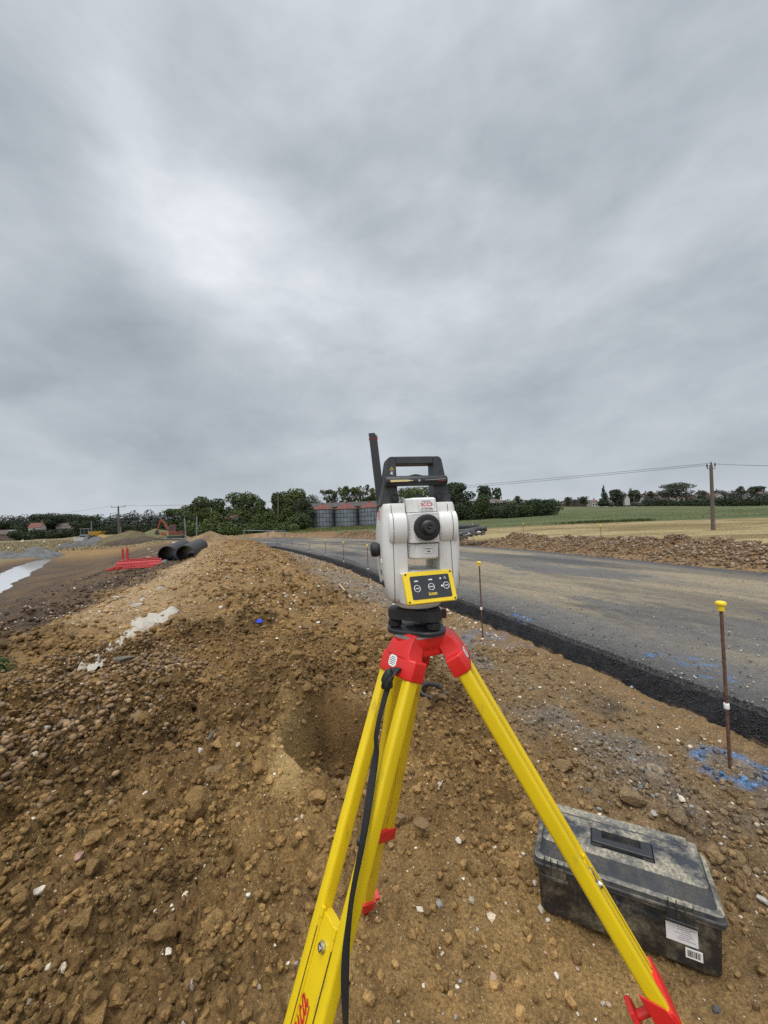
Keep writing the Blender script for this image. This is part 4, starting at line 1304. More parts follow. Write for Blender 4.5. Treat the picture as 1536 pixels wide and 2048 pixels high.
sp = [(800, 1338), (786, 1342), (778, 1352), (777, 1368), (768, 1400), (758, 1440), (752, 1475), (753, 1500), (748, 1535), (741, 1580), (732, 1640), (722, 1700), (712, 1750), (703, 1800), (697, 1850), (692, 1900), (690, 1950), (690, 2000), (691, 2060), (692, 2130)]
pts = [at(x, y, leg_depth(y, near['A'], near['B']) - (.034 if y < 1400 else .034 + .028 * min(1, (y - 1400) / 300))) - O for x, y in sp]
sm_ = []
for i in range(len(pts) - 1):
    p0, p1, p2, p3 = pts[max(i - 1, 0)], pts[i], pts[i + 1], pts[min(i + 2, len(pts) - 1)]
    for k in range(4):
        t = k / 4; sm_.append(.5 * ((2 * p1) + (-p0 + p2) * t + (2 * p0 - 5 * p1 + 4 * p2 - p3) * t * t + (-p0 + 3 * p1 - 3 * p2 + p3) * t ** 3))
sb = MB()
wx_ = near['w']; rings = []
for i, p in enumerate(sm_):
    dd = (sm_[min(i + 1, len(sm_) - 1)] - sm_[max(i - 1, 0)]).normalized()
    a = (wx_ * 1.0 + Vector((0, .5 * math.sin(i * .22), .0))); a = (a - dd * a.dot(dd)).normalized(); b = dd.cross(a)
    rings.append([p + a * x + b * y for x, y in ((-.0085, -.0014), (0, -.0030), (.0085, -.0014), (.0085, .0014), (0, .0006), (-.0085, .0014))])
sb.loft(rings)
strap = sb.build('carry_strap', M_strap, tp, smooth=50)
kn = MB(); c = (pts[2] + pts[3]) / 2 + near['n'] * .004
V0, F0 = ICO[3]
kn.add([c + near['w'] * v[0] * .015 + near['d'] * v[2] * .023 + near['n'] * v[1] * .011 for v in V0 * (1 + .15 * np.sin(V0[:, [0]] * 7 + V0[:, [2]] * 5))], F0.tolist())
kn.tube([pts[0] + near['n'] * -.006, pts[0] + near['n'] * .006, c + near['n'] * .004 + near['w'] * .006], .006, 8, None, .5)
kn.tube([c + near['w'] * .006, c + near['w'] * .022 + near['n'] * .008 - near['d'] * .0, c + near['w'] * .017 + near['d'] * .012], .006, 8, None, .6)
kn.build('strap_knot', M_strap, strap, smooth=60)

# ------------------------------------------------------------------ tool box
c_fl = on(1078, 1818, .0); c_fr = on(1444, 1960, .0)
ax_ = Vector((c_fr.x - c_fl.x, c_fr.y - c_fl.y, 0)); BL = ax_.length + .012; yaw = math.atan2(ax_.y, ax_.x)
zb = -.004
tbx = thing('tool_box', 'mud-smeared black plastic tool box with a recessed lid handle, behind the right tripod leg', 'tool box', (c_fl.x, c_fl.y, zb), yaw)
BW = .255; RZ = .188
b = MB()
b.loft([rr(x0, BL - x0, y0, BW - y0, z, (.016,) * 4, 4) for x0, y0, z in ((.010, .008, 0), (.006, .005, .008), (.0, .0, RZ - .004), (-.001, -.001, RZ))])
body = b.build('body', M_tbox, tbx, smooth=30)
b = MB()
for z, o_ in ((RZ - .020, .010), (RZ - .008, .013)):
    b.loft([rr(-q, BL + q, -q, BW + q, zz, (.02,) * 4, 4) for q, zz in ((o_ - .006, z), (o_, z + .001), (o_, z + .008), (o_ - .005, z + .010))])
b.build('rim', mat('scuffed_dark_plastic', (.045, .045, .048), .5, var=.2, scale=30, dirt=(.36, .30, .20), dscale=9, damt=.8, dlo=.48), body, smooth=30)
b = MB()
for i in range(3):
    b.box((BL * .42 + .0 * i, -.004, .05 + .0 * i), (.001, .004, .001))
b.loft([[(BL * .54 + .085 * math.cos(a) , -.0035 - q, .128 + .014 * math.sin(a)) for a in np.linspace(0, 2 * PI, 20, endpoint=False)] for q in (-.006, .0045)])
b.build('front_grip', M_tbox, body, smooth=30, bevel=.0015)
# lid with a recess for the handle
lid = MB()
LH = .072
hx0, hx1, hy0, hy1 = BL * .335, BL * .70, BW * .26, BW * .62
lid.loft([rr(q, BL - q2, y0_, BW - y1_, z, (r_,) * 4, 4) for q, q2, y0_, y1_, z, r_ in ((-.008, -.008, -.008, -.008, RZ + .002, .02), (-.007, -.007, -.007, -.006, RZ + .016, .02), (.010, .008, .006, .004, RZ + .022, .02), (.022, .024, .030, .016, RZ + LH - .006, .018), (.030, .034, .046, .030, RZ + LH, .016))], caps=False)
# the top is a ring of faces round the rectangular recess
zt = RZ + LH
outer = rr(.030, BL - .034, .046, BW - .030, zt, (.016,) * 4, 4)
inner = [(hx0, hy0), (hx1, hy0), (hx1, hy1), (hx0, hy1)]
no = len(outer)
vs = list(outer) + [(a, b_, zt) for a, b_ in inner] + [(a, b_, zt - .032) for a, b_ in inner]
fs = []
q = no // 4
for k in range(4):
    seg = list(range(k * q, (k + 1) * q)) + [((k + 1) * q) % no]
    for i in range(len(seg) - 2): fs.append((seg[i], seg[i + 1], no + k))
    fs.append((seg[-2], seg[-1], no + (k + 1) % 4, no + k))
    fs.append((no + k, no + (k + 1) % 4, no + 4 + (k + 1) % 4, no + 4 + k))
fs.append((no + 4, no + 5, no + 6, no + 7))
lid.add(vs, fs)
lidb = lid.build('lid', M_tboxtop, tbx, smooth=28)
b = MB(); b.loft([rr(.045, BL - .05, BW - .062, BW - .012, z, (.006,) * 4, 3) for z in (zt - .022, zt - .002)] + [rr(.048, BL - .053, BW - .058, BW - .016, zt + .004, (.006,) * 4, 3)])
b.build('back_ridge', M_tboxtop, lidb, smooth=28)
lettering('WORKZONE', .026, mat('worn_embossing', (.15, .15, .15), .6), lidb, Matrix.Translation((BL * .44, BW - .037, zt + .0042)), bold=.0004, sx=1.05)
hn = MB()
for hx in (hx0 + .021, hx1 - .021):
    hn.box((hx, (hy0 + hy1) / 2 + .0, zt - .006), (.036, hy1 - hy0 - .010, .018))
hn.box(((hx0 + hx1) / 2, hy0 + .022, zt + .004), (hx1 - hx0 - .01, .030, .018))
hn.build('handle', M_black, lidb, smooth=30, bevel=.004, seg=3)
for xx in (BL * .115, BL * .80):
    lt = MB(); w2 = .034
    lt.box((xx, -.0145, RZ - .014), (w2 * 2 + .01, .008, .040)); lt.box((xx, -.0165, RZ - .034), (w2 * 2 + .022, .012, .010))
    for k in (-1, -.34, .34, 1):
        lt.box((xx + k * w2, -.016, RZ - .004), (.004, .010, .072))
    lt.build('latch', M_tbox, lidb, smooth=30, bevel=.0015)
for xx in (.02, .10, .20, .32, .42, BL - .03):
    pass
Mfront = Matrix.Rotation(PI / 2, 4, 'X')
s_ = MB(); s_.box((BL * .80, -.0035, .108), (.086, .003, .060)); stc = s_.build('paper_label', mat('creased_label', (.74, .73, .74), .55, var=.06, scale=40, dirt=(.45, .36, .2), dscale=14, damt=.5, dlo=.58), body)
for i in range(7):
    q = MB(); q.box((BL * .80 + .012 - (.006 if i % 2 else 0), -.0053, .128 - .0062 * i), (.048 - .010 * (i % 3), .0005, .0014)); q.build('print_line', mat('grey_ink', (.25, .25, .27), .6), body)
s_ = MB(); s_.box((BL * .855, -.0018, .052), (.046, .003, .030)); s_.build('barcode_label', M_label, body)
x = BL * .855 - .017
q = MB()
while x < BL * .855 + .017:
    w1 = random.choice((.0008, .0014, .002)); q.box((x, -.0036, .053), (w1, .0005, .020)); x += w1 + random.choice((.0009, .0015))
q.build('barcode', M_blktxt, body)
# mud caked along the foot of the box

# ------------------------------------------------------------------ materials for the middle distance
M_pipe = mat('black_pipe', (.028, .030, .033), .42, var=.2, scale=4, dirt=(.10, .097, .09), dscale=3, damt=1.0, dlo=.36, settle=True)
M_pipein = mat('pipe_inside', (.012, .012, .013), .5)
M_bark = mat('bark', (.055, .045, .035), .9, var=.3, scale=3)
M_pole = mat('weathered_pole', (.115, .095, .075), .85, var=.25, scale=6, stretch=(1, 1, .06), bump=.4, bscale=20)
M_galv = mat('galvanised_sheet', (.20, .225, .25), .5, .35, var=.22, scale=.9, dirt=(.12, .11, .10), dscale=.7, damt=.5)
M_galvdk = mat('sheet_joint', (.035, .038, .042), .7)
M_rroof = mat('rusty_red_roof', (.155, .048, .036), .7, var=.25, scale=1.2, dirt=(.09, .035, .03), dscale=1.5, damt=.5)
M_tile = mat('red_clay_tiles', (.17, .068, .050), .8, var=.25, scale=2)
M_brtile = mat('brown_tiles', (.115, .085, .072), .85, var=.25, scale=1)
M_dkroof = mat('dark_barn_roof', (.065, .055, .05), .85, var=.25, scale=.6)
M_brick = mat('red_brick', (.13, .085, .068), .85, var=.2, scale=3)
M_render = mat('pale_render', (.40, .39, .37), .8, var=.08, scale=1)
M_win = mat('dark_window', (.03, .035, .04), .15)
M_orange = mat('orange_paint', (.27, .055, .03), .5, var=.15, scale=3, dirt=(.16, .08, .04), dscale=2, damt=.6)
M_mach = mat('dark_machinery', (.04, .04, .042), .6, var=.2, scale=4)
M_barr = mat('red_barrier_plastic', (.42, .028, .026), .5, var=.2, scale=6, dirt=(.20, .06, .04), dscale=4, damt=.4)
M_gravel = attr_mat('gravel_pile', fine=8, fvar=.4, mid=1.2, mvar=.25, bump=1, bdist=.05)

# ------------------------------------------------------------------ setting-out pins with yellow caps
def pin(x, y, h, label, lean=(0, 0), tape=True, group='yellow-capped pins along the road', base=None):
    z0 = zg(x, y) if base is None else base
    t = thing('marker_pin', label, 'marker pin', (x, y, z0), rng.uniform(0, 6), group)
    t.rotation_euler = (lean[0], lean[1], t.rotation_euler.z)
    r = .0085
    b = MB(); b.lathe([(r * .9, -.12)] + [(r * (1 + .1 * (k % 2)), k * h / 40) for k in range(41)], 8); b.build('rod', M_rust, t, smooth=60)
    b = MB(); b.lathe([(.015, h - .045), (.0175, h - .045), (.0185, h - .010), (.027, h - .010), (.0285, h - .006), (.027, h + .004), (.018, h + .011), (.004, h + .013), (.001, h + .013)], 8 if y > 9 else 12)
    b.build('cap', M_yel2, t, smooth=25)
    if tape:
        b = MB(); b.lathe([(r * 1.5, h * .355), (r * 1.7, h * .36), (r * 1.7, h * .385), (r * 1.5, h * .39)], 10); b.build('tape_band', M_label, t)
    return t


pin(1.945, 2.33, .95, 'nearest yellow-capped rusty pin, in the blue paint ring at the right edge', (math.radians(.3), math.radians(-.0)), base=0)
pin(1.195, 5.09, .94, 'yellow-capped pin just right of the instrument, blue paint at its foot', base=0)
pin(-.455, 9.95, .95, 'yellow-capped pin beside the drive knob, first one left of the instrument', base=0)
LEFTP = [(686, 1084, 12.2, 'second yellow-capped pin left of the instrument along the black road edge'), (651, 1079, 14.9, 'third yellow-capped pin left of the instrument along the road edge'),
         (618, 1076, 17.5, 'yellow-capped pin in front of the left-hand silo'), (584, 1073.6, 21.2, 'yellow-capped pin just left of the silos, by the end of the black edge'),
         (554, 1072.5, 24, 'yellow-capped pin in front of the hedge end, below the silos'), (528, 1072, 27.5, 'yellow-capped pin beside the kerb length on the far road'),
         (505, 1071.5, 30.5, 'yellow-capped pin on the far road bend, right of the white handrail post'), (487, 1072, 33, 'farthest upright yellow-capped pin on the far road bend')]
for px_, py_, Y, lab in LEFTP:
    p = at(px_, py_, Y); pin(p.x, p.y, .95, lab, base=p.z - .95)
for px_, py_, yb, Y, lab in ((1046, 1047, 1098, 16.6, 'yellow-capped pin at the foot of the rubble bank, left of the second'), (1201, 1051, 1101, 13.2, 'yellow-capped pin in front of the rubble bank, right of the middle of the field'),
                             (945, 1048, 1082, 21.5, 'yellow-capped pin standing among the black pipes right of the instrument')):
    p = at(px_, py_, Y); q = at(px_, yb, Y)
    pin(p.x, p.y, p.z - q.z, lab, tape=Y < 14, base=q.z)
for px_, py_, Y, lab in ((614, 1056, 46, 'small yellow-capped pin below the left silo on the far bank'), (645, 1054, 46, 'small yellow-capped pin below the joint of the left two silos'),
                         (674, 1053, 46, 'small yellow-capped pin below the middle silo'), (714, 1052, 46, 'small yellow-capped pin below the right silo')):
    p = at(px_, py_, Y); pin(p.x, p.y, 1.1, lab, tape=False, base=p.z - 1.1)

# ------------------------------------------------------------------ small things on the near ground
def lump(name, label, cat, px_, py_, size, m, z=.1, squash=(1, .8, .6), seed=0, cuts=9, sub=3, sink=.3, rz=None, tilt=(0, 0), smooth=0, group=None):
    p = on(px_, py_, z)
    for _ in range(6):
        p = on(px_, py_, zg(p.x, p.y))
    r = np.random.default_rng(seed); V, F = ico(sub)
    V = V.copy()
    for _ in range(cuts):
        d = r.normal(0, 1, 3); d /= np.linalg.norm(d); q = V @ d - r.uniform(.4, .8); V -= np.maximum(q, 0)[:, None] * d
    V *= 1 + .05 * r.normal(0, 1, (len(V), 1)) * (m is M_claylump)
    V *= np.array(squash) * size * .5
    b = MB(); b.add(V.tolist(), F.tolist())
    o = b.build(name, m, None, smooth=smooth)
    o.location = (p.x, p.y, p.z + size * .5 * squash[2] * (1 - 2 * sink))
    o.rotation_euler = (tilt[0], tilt[1], r.uniform(0, 6) if rz is None else rz)
    return tag(o, label, cat, group)


lump('clay_lump', 'large rounded clay lump at the left, below the pebble drift', 'clay lump', 272, 1455, .21, M_claylump, seed=1, sub=4)
lump('clay_lump', 'upright brown clay lump in the middle of the left slope', 'clay lump', 292, 1432, .15, M_claylump, seed=2, sub=4, squash=(.8, .7, .9))
lump('clay_lump', 'clay lump at the left edge under the pebbles', 'clay lump', 60, 1560, .16, M_claylump, seed=3, sub=4)
lump('clay_lump', 'angular clay lump left of the dug hollow', 'clay lump', 430, 1545, .11, M_claylump, seed=4, sub=4)
lump('clay_lump', 'paired clay lump just right of the third tripod leg', 'clay lump', 800, 1645, .085, M_claylump, seed=5, sub=4)
lump('clay_lump', 'squat clay lump right of its pair behind the tripod legs', 'clay lump', 842, 1648, .085, M_claylump, seed=6, sub=4)
lump('clay_lump', 'big clay lump on the slope right of the tripod', 'clay lump', 1125, 1540, .13, M_claylump, seed=7, sub=4)
lump('clay_lump', 'tan clay lump beside the blue plastic, up the mound', 'clay lump', 612, 1262, .2, M_claylump, seed=8, sub=4)
lump('clay_lump', 'clay lump behind the slate on the mound top', 'clay lump', 660, 1255, .24, M_claylump, seed=9, sub=4)
lump('slate_piece', 'upright grey slate slab on the left slope', 'slate', 205, 1435, .13, M_slate, seed=11, squash=(.45, .15, 1.0), tilt=(.5, .3), sink=.1, sub=2, cuts=6)
lump('slate_piece', 'flat grey slate by the white sheet', 'slate', 250, 1322, .24, M_slate, seed=12, squash=(1, .35, .22), rz=.1, sub=2, cuts=6, sink=.1)
lump('slate_piece', 'grey slate slab tilted on the mound above the hollow', 'slate', 603, 1320, .22, M_slate, seed=13, squash=(1, .5, .22), rz=-.6, tilt=(.4, .1), sub=2, cuts=6, sink=.05)
lump('slate_piece', 'pale slate sliver pointing up left of the hollow', 'slate', 423, 1487, .10, M_slate, seed=14, squash=(.3, .2, 1), tilt=(.3, .9), sub=2, cuts=6, sink=.1)
lump('flint_stone', 'cream flint above the dug hollow', 'stone', 487, 1372, .075, M_flint, seed=21, sub=2)
lump('flint_stone', 'largest pale flint on bare clay right of the third leg', 'stone', 918, 1684, .042, M_flint, seed=22, sub=2, sink=.15)
lump('flint_stone', 'grey-white flint below the tripod, lone in smooth clay', 'stone', 838, 1824, .042, M_flint, seed=23, sub=2, sink=.15)
lump('flint_stone', 'cream round stone near the blue plastic', 'stone', 557, 1278, .085, M_flint, seed=24, sub=2)
lump('flint_stone', 'white flint with a tail behind the tool box', 'stone', 1360, 1602, .05, M_flint, seed=25, sub=2, sink=.1)
lump('flint_stone', 'white flint right of the tool box', 'stone', 1455, 1765, .034, M_flint, seed=26, sub=2, sink=.1)
lump('flint_stone', 'pale flint at the bottom left in the clay', 'stone', 337, 1908, .032, M_flint, seed=27, sub=2, sink=.1)
lump('flint_stone', 'pinkish stone on the left clay slope', 'stone', 158, 1715, .05, mat('pink_stone', (.34, .20, .15), .7, var=.2, scale=40), seed=28, sub=3, sink=.2)
lump('flint_stone', 'pair of whitish flints at the left edge, left one', 'stone', 78, 1785, .05, M_flint, seed=29, sub=2, sink=.2)
lump('plastic_scrap', 'crumpled bright blue plastic scrap on the mound', 'plastic scrap', 517, 1246, .10, M_bluepl, seed=31, squash=(1, .7, .6), sub=2, cuts=5, sink=.1)
lump('flint_stone', 'flat white stone right of the blue plastic', 'stone', 637, 1246, .10, mat('white_stone', (.75, .72, .66), .6, var=.1, scale=20), seed=32, squash=(1, .5, .25), rz=.4, sub=2, sink=.1)
lump('brick_piece', 'dark red broken stone behind the tool box', 'stone', 1370, 1640, .06, mat('dark_red_stone', (.07, .035, .035), .6, var=.2, scale=30), seed=33, sub=2, sink=.1)

# wooden peg lath lying on the mound
a = on(678, 1168, .45); b_ = on(703, 1196, .40)
for _ in range(5): a = on(678, 1168, zg(a.x, a.y) + .03); b_ = on(703, 1196, zg(b_.x, b_.y) + .03)
M_, ln = along(a, b_); q = MB(); q.prism([(-.022, -.008), (.022, -.008), (.022, .008), (-.022, .008)], 0, ln - .05, 'z', M_); q.loft([[(x, y, ln - .05) for x, y in ((-.022, -.008), (.022, -.008), (.022, .008), (-.022, .008))], [(x * .2, y, ln) for x, y in ((-.022, -.008), (.022, -.008), (.022, .008), (-.022, .008))]], M_)
tag(q.build('wooden_lath', M_wood, None), 'bare wooden lath lying on the mound left of the instrument', 'lath')

# rubber joint ring
p = on(866, 1407, .05)
for _ in range(6): p = on(866, 1407, zg(p.x, p.y))
q = MB(); R_ = .098
q.loft([[((R_ + a) * math.cos(t), (R_ + a) * math.sin(t), b) for a, b in ((-.012, -.011), (.010, -.013), (.013, 0), (.010, .012), (.003, .014), (-.002, .005), (-.012, .008))] for t in np.linspace(0, 2 * PI, 49)], caps=False)
o = q.build('pipe_seal_ring', mat('grey_rubber', (.035, .036, .04), .55, var=.2, scale=20, dirt=(.14, .10, .06), dscale=14, damt=.6), None)
o.location = (p.x, p.y, max(p.z, *[zg(p.x + .1 * math.cos(k), p.y + .1 * math.sin(k)) for k in range(6)]) + .02); o.rotation_euler = (math.radians(9), math.radians(5), 0)
tag(o, 'dark grey rubber pipe ring lying in the clay right of the tripod leg', 'rubber ring')
lump('clay_lump', 'clay lump sitting inside the rubber pipe ring', 'clay lump', 868, 1398, .11, M_claylump, seed=41, sub=4, sink=.15)

# half-buried white ground sheet
sheet_mat = M_fabric
spine = [(180, 1342), (196, 1322), (214, 1306), (236, 1292), (258, 1280), (280, 1266), (296, 1252), (300, 1240), (318, 1226)]
P_ = []
for x, y in spine:
    p = on(x, y, .25)
    for _ in range(5): p = on(x, y, zg(p.x, p.y) + .02)
    P_.append(Vector((p.x, p.y, 0)))
ns, nw = 120, 34; V = []
for i in range(ns):
    s = i / (ns - 1) * (len(P_) - 1); k = min(int(s), len(P_) - 2); c = P_[k].lerp(P_[k + 1], s - k)
    d = (P_[min(k + 1, len(P_) - 1)] - P_[max(k - 1, 0)]).normalized(); nrm = Vector((d.y, -d.x, 0))
    for j in range(nw):
        wv_ = (j / (nw - 1) - .5); q = c + nrm * wv_ * (.22 + .34 * (i / ns))
        V.append((q.x, q.y))
V = np.array(V); zz = zground(V[:, 0], V[:, 1])
aa = np.repeat(np.arange(ns) / ns, nw); ww = np.tile(np.linspace(-1, 1, nw), ns)
bz, ZZ = zbase(V[:, 0], V[:, 1])
zz = bz + .55 * (zz - bz) + .012 + .11 * fbm(aa * 19, ww * 1.1 + 4, 3, 501) + .015 * fbm(aa * 40, ww * 5, 2, 502) - .07 * np.abs(ww) ** 3
i = np.arange(ns * nw).reshape(ns, nw)
F = np.stack([i[:-1, :-1], i[:-1, 1:], i[1:, 1:], i[1:, :-1]], -1).reshape(-1, 4)
tag(numpy_mesh('ground_sheet', np.column_stack([V, zz]), F, sheet_mat), 'dirty white sheet showing in strips through the pebbles', 'ground sheet')
# weed at the left edge
p = on(4, 1345, .2)
for _ in range(5): p = on(4, 1345, zg(p.x, p.y))


def leaf_cloud(name, pts, nrm, size, col, parent=None, m=None, aspect=1.0):
    """many leaf-sized faces: centres, facing directions, sizes, colours"""
    n = len(pts)
    nrm = nrm / np.maximum(np.linalg.norm(nrm, axis=1, keepdims=True), 1e-6)
    t = np.cross(nrm, rng.normal(0, 1, (n, 3))); t /= np.maximum(np.linalg.norm(t, axis=1, keepdims=True), 1e-6)
    b = np.cross(nrm, t)
    t = t * (size * .5)[:, None]; b = b * (size * .5 * aspect)[:, None]
    k = nrm * (size * .16)[:, None]
    V = np.stack([pts - t, pts - .2 * t - b * .8 + k, pts + t, pts + .1 * t + b * .8 + k], 1).reshape(-1, 3)
    F = np.arange(n * 4).reshape(n, 4)
    return numpy_mesh(name, V, F, m or M_leaf, np.repeat(col, 4, 0), parent, smooth=False)


wt = thing('weed', 'dark green leafy weed at the left edge of the picture', 'weed', (p.x - .04, p.y, p.z))
n = 260; a = rng.uniform(0, 2 * PI, n); r_ = .16 * rng.uniform(0, 1, n) ** .6; hh = rng.uniform(.0, .17, n) * (1 - .4 * r_ / .16)
leaf_cloud('leaves', np.stack([r_ * np.cos(a), r_ * np.sin(a), hh], 1), np.stack([np.cos(a) * .6, np.sin(a) * .6, np.ones(n)], 1) + rng.normal(0, .3, (n, 3)), rng.uniform(.025, .055, n), np.array([[.035, .07, .022]]) * rng.uniform(.6, 1.6, (n, 1)), wt, aspect=.5)
q = MB()
for k in range(7): q.tube([(0, 0, -.02), (.04 * math.cos(k), .04 * math.sin(k), .07), (.09 * math.cos(k), .09 * math.sin(k), .14)], [.004, .003, .001], 5)
q.build('stems', mat('green_stem', (.06, .09, .03), .7), wt)

# ------------------------------------------------------------------ large black pipes on the mound
def big_pipe(px_, py_, Y, D, ln, az, label):
    c = at(px_, py_, Y)
    t = thing('drain_pipe', label, 'drain pipe', c, 0, 'large black drain pipes on the mound')
    d = Vector((math.sin(az), math.cos(az), .045)).normalized()
    M_, _ = along((0, 0, 0), d)
    q = MB(); R_ = D / 2; n = 40
    prof = [(R_ * .90, .0), (R_ * .985, -.0), (R_, .01)]
    nr = int(ln / .09)
    for k in range(nr):
        s = .05 + k * .09
        prof += [(R_, s), (R_, s + .055), (R_ * .972, s + .06), (R_ * .972, s + .085)]
    prof += [(R_, ln), (R_ * .90, ln)]
    q.loft([[(r * math.cos(2 * PI * i / n), r * math.sin(2 * PI * i / n), s) for i in range(n)] for r, s in prof], M_, caps=False)
    q.build('outer_wall', M_pipe, t, smooth=30)
    q = MB(); q.loft([[(r * math.cos(2 * PI * i / n), r * math.sin(2 * PI * i / n), s) for i in range(n)] for r, s in ((R_ * .899, .002), (R_ * .89, .02), (R_ * .89, ln - .001))], M_, caps=False)
    q.build('inner_wall', M_pipein, t, smooth=40)
    return t


big_pipe(370, 1108, 16.5, .74, 3.6, math.radians(-16), 'right-hand of the two big black pipes, its dark mouth facing us')
big_pipe(334, 1109, 17.0, .74, 3.6, math.radians(-17), 'left-hand of the two big black pipes, with stones in its mouth')
lump('grey_rock', 'grey wrapped lump in front of the left big pipe', 'rock', 330, 1128, .5, mat('grey_rock', (.16, .17, .18), .7, var=.2, scale=8), seed=51, z=.2, squash=(1, .7, .5), sub=3)
lump('grey_rock', 'pale rubble lump below the pipes', 'rock', 322, 1134, .36, mat('pale_rock', (.33, .31, .27), .8, var=.2, scale=8), seed=52, z=.2, squash=(1, .7, .45), sub=3)
lump('white_debris', 'white scrap right of the pipes', 'debris', 391, 1103, .3, M_fabric, seed=53, z=.5, sub=2, squash=(1, .6, .8))
for k, (x, y, s, lab) in enumerate(((303, 1105, .7, 'largest white sheet scrap left of the pipes'), (298, 1099, .5, 'small white scrap above the larger one'), (295, 1115, .45, 'dirty white scrap by the barrier panels'),
                                    (232, 1197, .34, 'white crumpled bag on the edge of the dark slope'), (287, 1200, .26, 'pale folded scrap on the track'), (320, 1179, .34, 'white crumpled scrap on the track nearest the pipes'),
                                    (276, 1213, .34, 'flat pale scrap on the track above the sheet'))):
    lump('white_debris', lab, 'debris', x, y, s * .8, M_fabric, seed=60 + k, z=.2, sub=2, squash=(1, .45, .3), sink=.25, rz=.3, cuts=14)

# ------------------------------------------------------------------ red plastic barrier panels
def barrier(parent_label, w_=2.0, h_=1.0):
    t = thing('safety_barrier', parent_label, 'barrier', (0, 0, 0), 0, 'red plastic barrier panels')
    f = MB()
    for z in (.1, h_): f.tube([(-w_ / 2, 0, z), (w_ / 2, 0, z)], .028, 8)
    for x in (-w_ / 2, w_ / 2): f.tube([(x, 0, 0), (x, 0, h_ + .02)], .028, 8)
    f.build('frame', M_barr, t)
    m_ = MB()
    for k in range(1, 16): m_.box((-w_ / 2 + k * w_ / 16, 0, .34), (.022, .012, .46))
    for z in (.12, .34, .56): m_.box((0, 0, z), (w_, .014, .03))
    m_.box((0, 0, .78), (w_, .016, .28))
    m_.build('mesh_panel', M_barr, t)
    fo = MB()
    for x in (-w_ * .36, w_ * .36): fo.box((x, 0, -.02), (.10, .10, .08))
    fo.build('foot', M_barr, t)
    return t


def lay(o, px_, py_, zoff, rz, lean):
    p = on(px_, py_, 0)
    for _ in range(6): p = on(px_, py_, zg(p.x, p.y) + zoff)
    o.rotation_euler = Euler((-(PI / 2 - lean), 0, rz)); o.location = p


b0 = barrier('red barrier panel lying flat, front one of the heap left of the pipes', 1.5, 1.1)
lay(b0, 242, 1140, .05, math.radians(-3), .15)
for lab, px_, py_, zo, rz, ti_ in (('red barrier panel lying flat, second in the heap left of the pipes', 266, 1137, .12, math.radians(9), .13), ('red barrier panel lying askew on top of the heap', 274, 1133, .17, math.radians(26), .16),
                                   ('red barrier panel lying closest to the left pipe', 288, 1129, .12, math.radians(34), .18)):
    b1 = copy_tree(b0); b1['label'] = lab; lay(b1, px_, py_, zo, rz, ti_)
for lab, px_ in (('upright red barrier post, left one of the pair', 246), ('upright red barrier post, right one of the pair', 255)):
    p = on(px_, 1124, 0)
    for _ in range(6): p = on(px_, 1124, zg(p.x, p.y))
    t = thing('barrier_post', lab, 'barrier', p, .3, 'red barrier posts')
    q = MB(); q.loft([rr(-w2, w2, -.06, .06, z, (.02,) * 4, 2) for w2, z in ((.075, -.05), (.068, .10), (.064, .70), (.055, .84))] ); q.build('upright', M_barr, t)
    q = MB(); q.tube([(-.05, 0, .80), (-.045, 0, .90), (0, 0, .94), (.045, 0, .90), (.05, 0, .80)], .018, 8); q.build('loop', M_barr, t)
    q = MB(); q.box((0, 0, .01), (.34, .22, .06)); q.build('foot', M_barr, t, bevel=.01)

# ------------------------------------------------------------------ pipes beside the instrument on the right, with a white sheet
def field_pipe(pts, r, lab):
    q = MB(); q.tube([at(*p) for p in pts], r, 20)
    return tag(q.build('ducting_pipe', M_pipe, None), lab, 'duct pipe', 'black duct pipes by the bank')


field_pipe([(860, 1055, 22.8), (925, 1054, 22.5), (945, 1053, 22.4), (958, 1052.5, 22.3)], .17, 'upper black pipe lying on the bank right of the instrument')
field_pipe([(860, 1068, 21.9), (930, 1063, 21.5), (955, 1059, 21.4), (973, 1056.5, 21.2)], .15, 'lower black pipe bending up to its right end')
field_pipe([(850, 1076, 21.7), (905, 1072, 21.4), (935, 1067, 21.2), (950, 1064, 21.2)], .17, 'lowest black pipe, half under the white sheet')
V = []; ns, nw = 60, 16
for i in range(ns):
    s = i / (ns - 1); px_ = 905 + 66 * s; py_ = 1083 - 17 * s - 4 * math.sin(s * PI)
    for j in range(nw):
        u_ = j / (nw - 1) - .5
        p = at(px_ + 2 * math.sin(i * .8), py_ + u_ * (11 - 4 * s) + 1.5 * math.sin(i * .7 + u_ * 5), 20.6 + .5 * u_ + .12 * math.sin(i * 1.1 + j * .9) + .1 * math.sin(j * 2.1 + i * .3))
        V.append(p[:])
i = np.arange(ns * nw).reshape(ns, nw); F = np.stack([i[:-1, :-1], i[:-1, 1:], i[1:, 1:], i[1:, :-1]], -1).reshape(-1, 4)
tag(numpy_mesh('plastic_sheet', np.array(V), F, mat('white_plastic_sheet', (.66, .64, .60), .6, var=.15, scale=3, dirt=(.35, .26, .17), dscale=2.5, damt=.7)), 'crumpled white plastic sheet draped by the black pipes', 'plastic sheet')

# grey kerb length on the far road
a = at(506, 1091, 26.5); b_ = at(560, 1088, 28.5); M_, ln = along(a, b_)
q = MB(); q.box((0, 0, ln / 2), (.25, .3, ln), M_); tag(q.build('kerb_length', mat('pale_concrete', (.28, .28, .29), .8, var=.15, scale=3), None, bevel=.02), 'pale concrete kerb length lying at the end of the black road edge', 'kerb')
